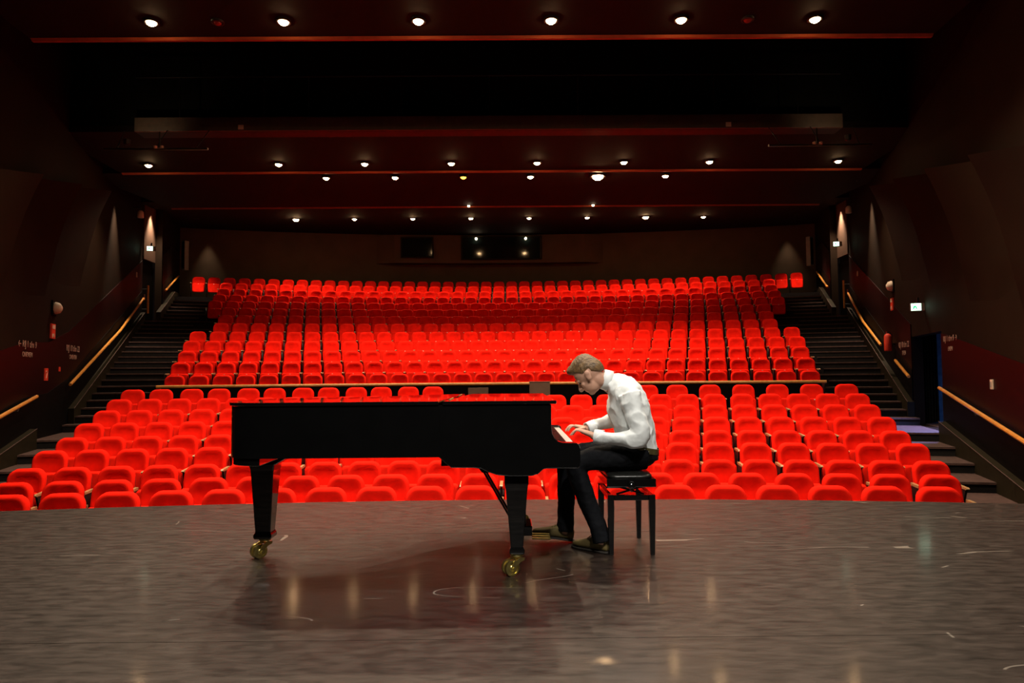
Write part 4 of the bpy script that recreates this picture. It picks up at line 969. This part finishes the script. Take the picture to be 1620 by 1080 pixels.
Lh(ring_band((.672, 4.72, 1.131), col_ax, (.36, 0, .93), .065, .068, .056, .003, .008, 28, 0.25), 'collar', SHIRT, shirt, smooth=True)
for s, A in ((0, ARM_L), (1, ARM_R)):
    a, b = Vector(A[-2][:3]), Vector(A[-1][:3]); ax = (b - a).normalized()
    Lh(ring_band(b - ax * .024, ax, (0, 0, 1), .043, .042, .062, .004, .002, 24, 0.02), 'cuff', SHIRT, shirt, smooth=True)
    Lh(MB().tube([b - ax * .02 + Vector((0, (-1 if s == 0 else 1) * .047, 0)), b - ax * .02 + Vector((0, (-1 if s == 0 else 1) * .050, 0))], 0.006, 8), 'cuff_button', PLATE, shirt)
# trousers
tr = MB()
ell(tr, (.905, 4.72, .645), ((.118, 0, 0), (0, .178, 0), (0, 0, .112)))
torso(tr, [(.905, .60, -8, .115, .17), (.893, .64, -10, .128, .174), (.884, .672, -11, .128, .172)])
limb(tr, [(.915, 4.63, .628, .100), (.80, 4.62, .622, .098), (.66, 4.61, .612, .088), (.52, 4.60, .598, .075), (.455, 4.598, .555, .070), (.475, 4.595, .45, .066), (.525, 4.585, .31, .062), (.575, 4.56, .19, .059), (.608, 4.542, .072, .066)], 18)
limb(tr, [(.915, 4.81, .628, .100), (.80, 4.82, .622, .098), (.64, 4.83, .615, .088), (.48, 4.84, .606, .075), (.415, 4.84, .565, .072), (.405, 4.84, .46, .068), (.400, 4.84, .31, .062), (.392, 4.84, .18, .058), (.388, 4.84, .078, .062)], 18)
trs = Lh(tr, 'trousers', TROUS, person); remesh(trs, 0.007, 8, ((0.09, 0.014), (0.03, 0.006)))
bax = Vector((.19, 0, .98))
bl = MB(); rr_ = []
n = 40
for k in range(n + 1):
    a = 2 * PI * k / n; d = Vector((math.cos(math.radians(-11)), 0, math.sin(math.radians(-11)))); c = Vector((.884, 4.72, .668))
    p = c + d * .134 * math.copysign(abs(math.cos(a)) ** .85, math.cos(a)) + Vector((0, 1, 0)) * .178 * math.copysign(abs(math.sin(a)) ** .85, math.sin(a)); nn = (p - c).normalized()
    rr_.append([p - bax * .019, p + bax * .019, p + bax * .019 + nn * .005, p - bax * .019 + nn * .005])
bl.loft(rr_); belt = Lh(bl, 'belt', BELTM, person, smooth=False)
Lh(MB().box(.733, .742, 4.70, 4.745, .672, .712), 'buckle', STEEL, belt)
for a in (0.5, -0.5, 2.2, -2.2):
    p = Vector((.884 + .139 * math.cos(a) * .98, 4.72 + .184 * math.sin(a), .668 - .139 * math.cos(a) * .19)); Lh(MB().box(p.x - .006, p.x + .006, p.y - .006, p.y + .006, p.z - .026, p.z + .026), 'belt_loop', TROUS, belt)
# shoes
def shoe(heel, dirv, tilt, label):
    hx = Vector(heel); d = Vector((dirv[0], dirv[1], 0)).normalized(); e = Vector((-d.y, d.x, 0)); Z = Vector((0, 0, 1))
    dd = d * math.cos(tilt) + Z * math.sin(tilt); up = Z * math.cos(tilt) - d * math.sin(tilt)
    def sec(pos, hw_, top, bot):
        return [hx + dd * pos + e * hw_ * math.copysign(abs(math.cos(t)) ** .7, math.cos(t)) + up * ((top + bot) / 2 + (top - bot) / 2 * math.copysign(abs(math.sin(t)) ** .7, math.sin(t))) for t in [2 * PI * k / 20 for k in range(20)]]
    S = [(0.0, .018, .070, .016), (.012, .033, .098, .013), (.045, .037, .118, .012), (.085, .038, .120, .012), (.125, .040, .098, .012), (.165, .044, .078, .012), (.21, .047, .064, .012), (.25, .042, .054, .013), (.28, .030, .044, .015), (.295, .012, .032, .018)]
    o = Lh(MB().loft([sec(*q) for q in S]), 'shoe', SHOEM, person, smooth=True)
    mb = MB(); mb.loft([sec(p - (.004 if p < .1 else -.004), w_ + .004, .016, .0 if p > .11 or p < .0 else .0) for p, w_, a, b in S]); Lh(mb, 'sole', SOLEM, o)
    for k in range(4):
        p = .125 + .018 * k; z = .104 - .0075 * k * 1.6
        c = hx + dd * p + up * z; Lh(MB().tube([c - e * .018, c + up * .004, c + e * .018], .0025, 5), 'lace', BELTM, o)
    subd = o.modifiers.new('subdivision', 'SUBSURF'); subd.levels = 1; subd.render_levels = 1
shoe((.445, 4.845, 0.004), (-1, 0.02, 0), math.radians(9), 'right')
shoe((.650, 4.52, 0.0), (-0.74, 0.67, 0), 0.0, 'left')
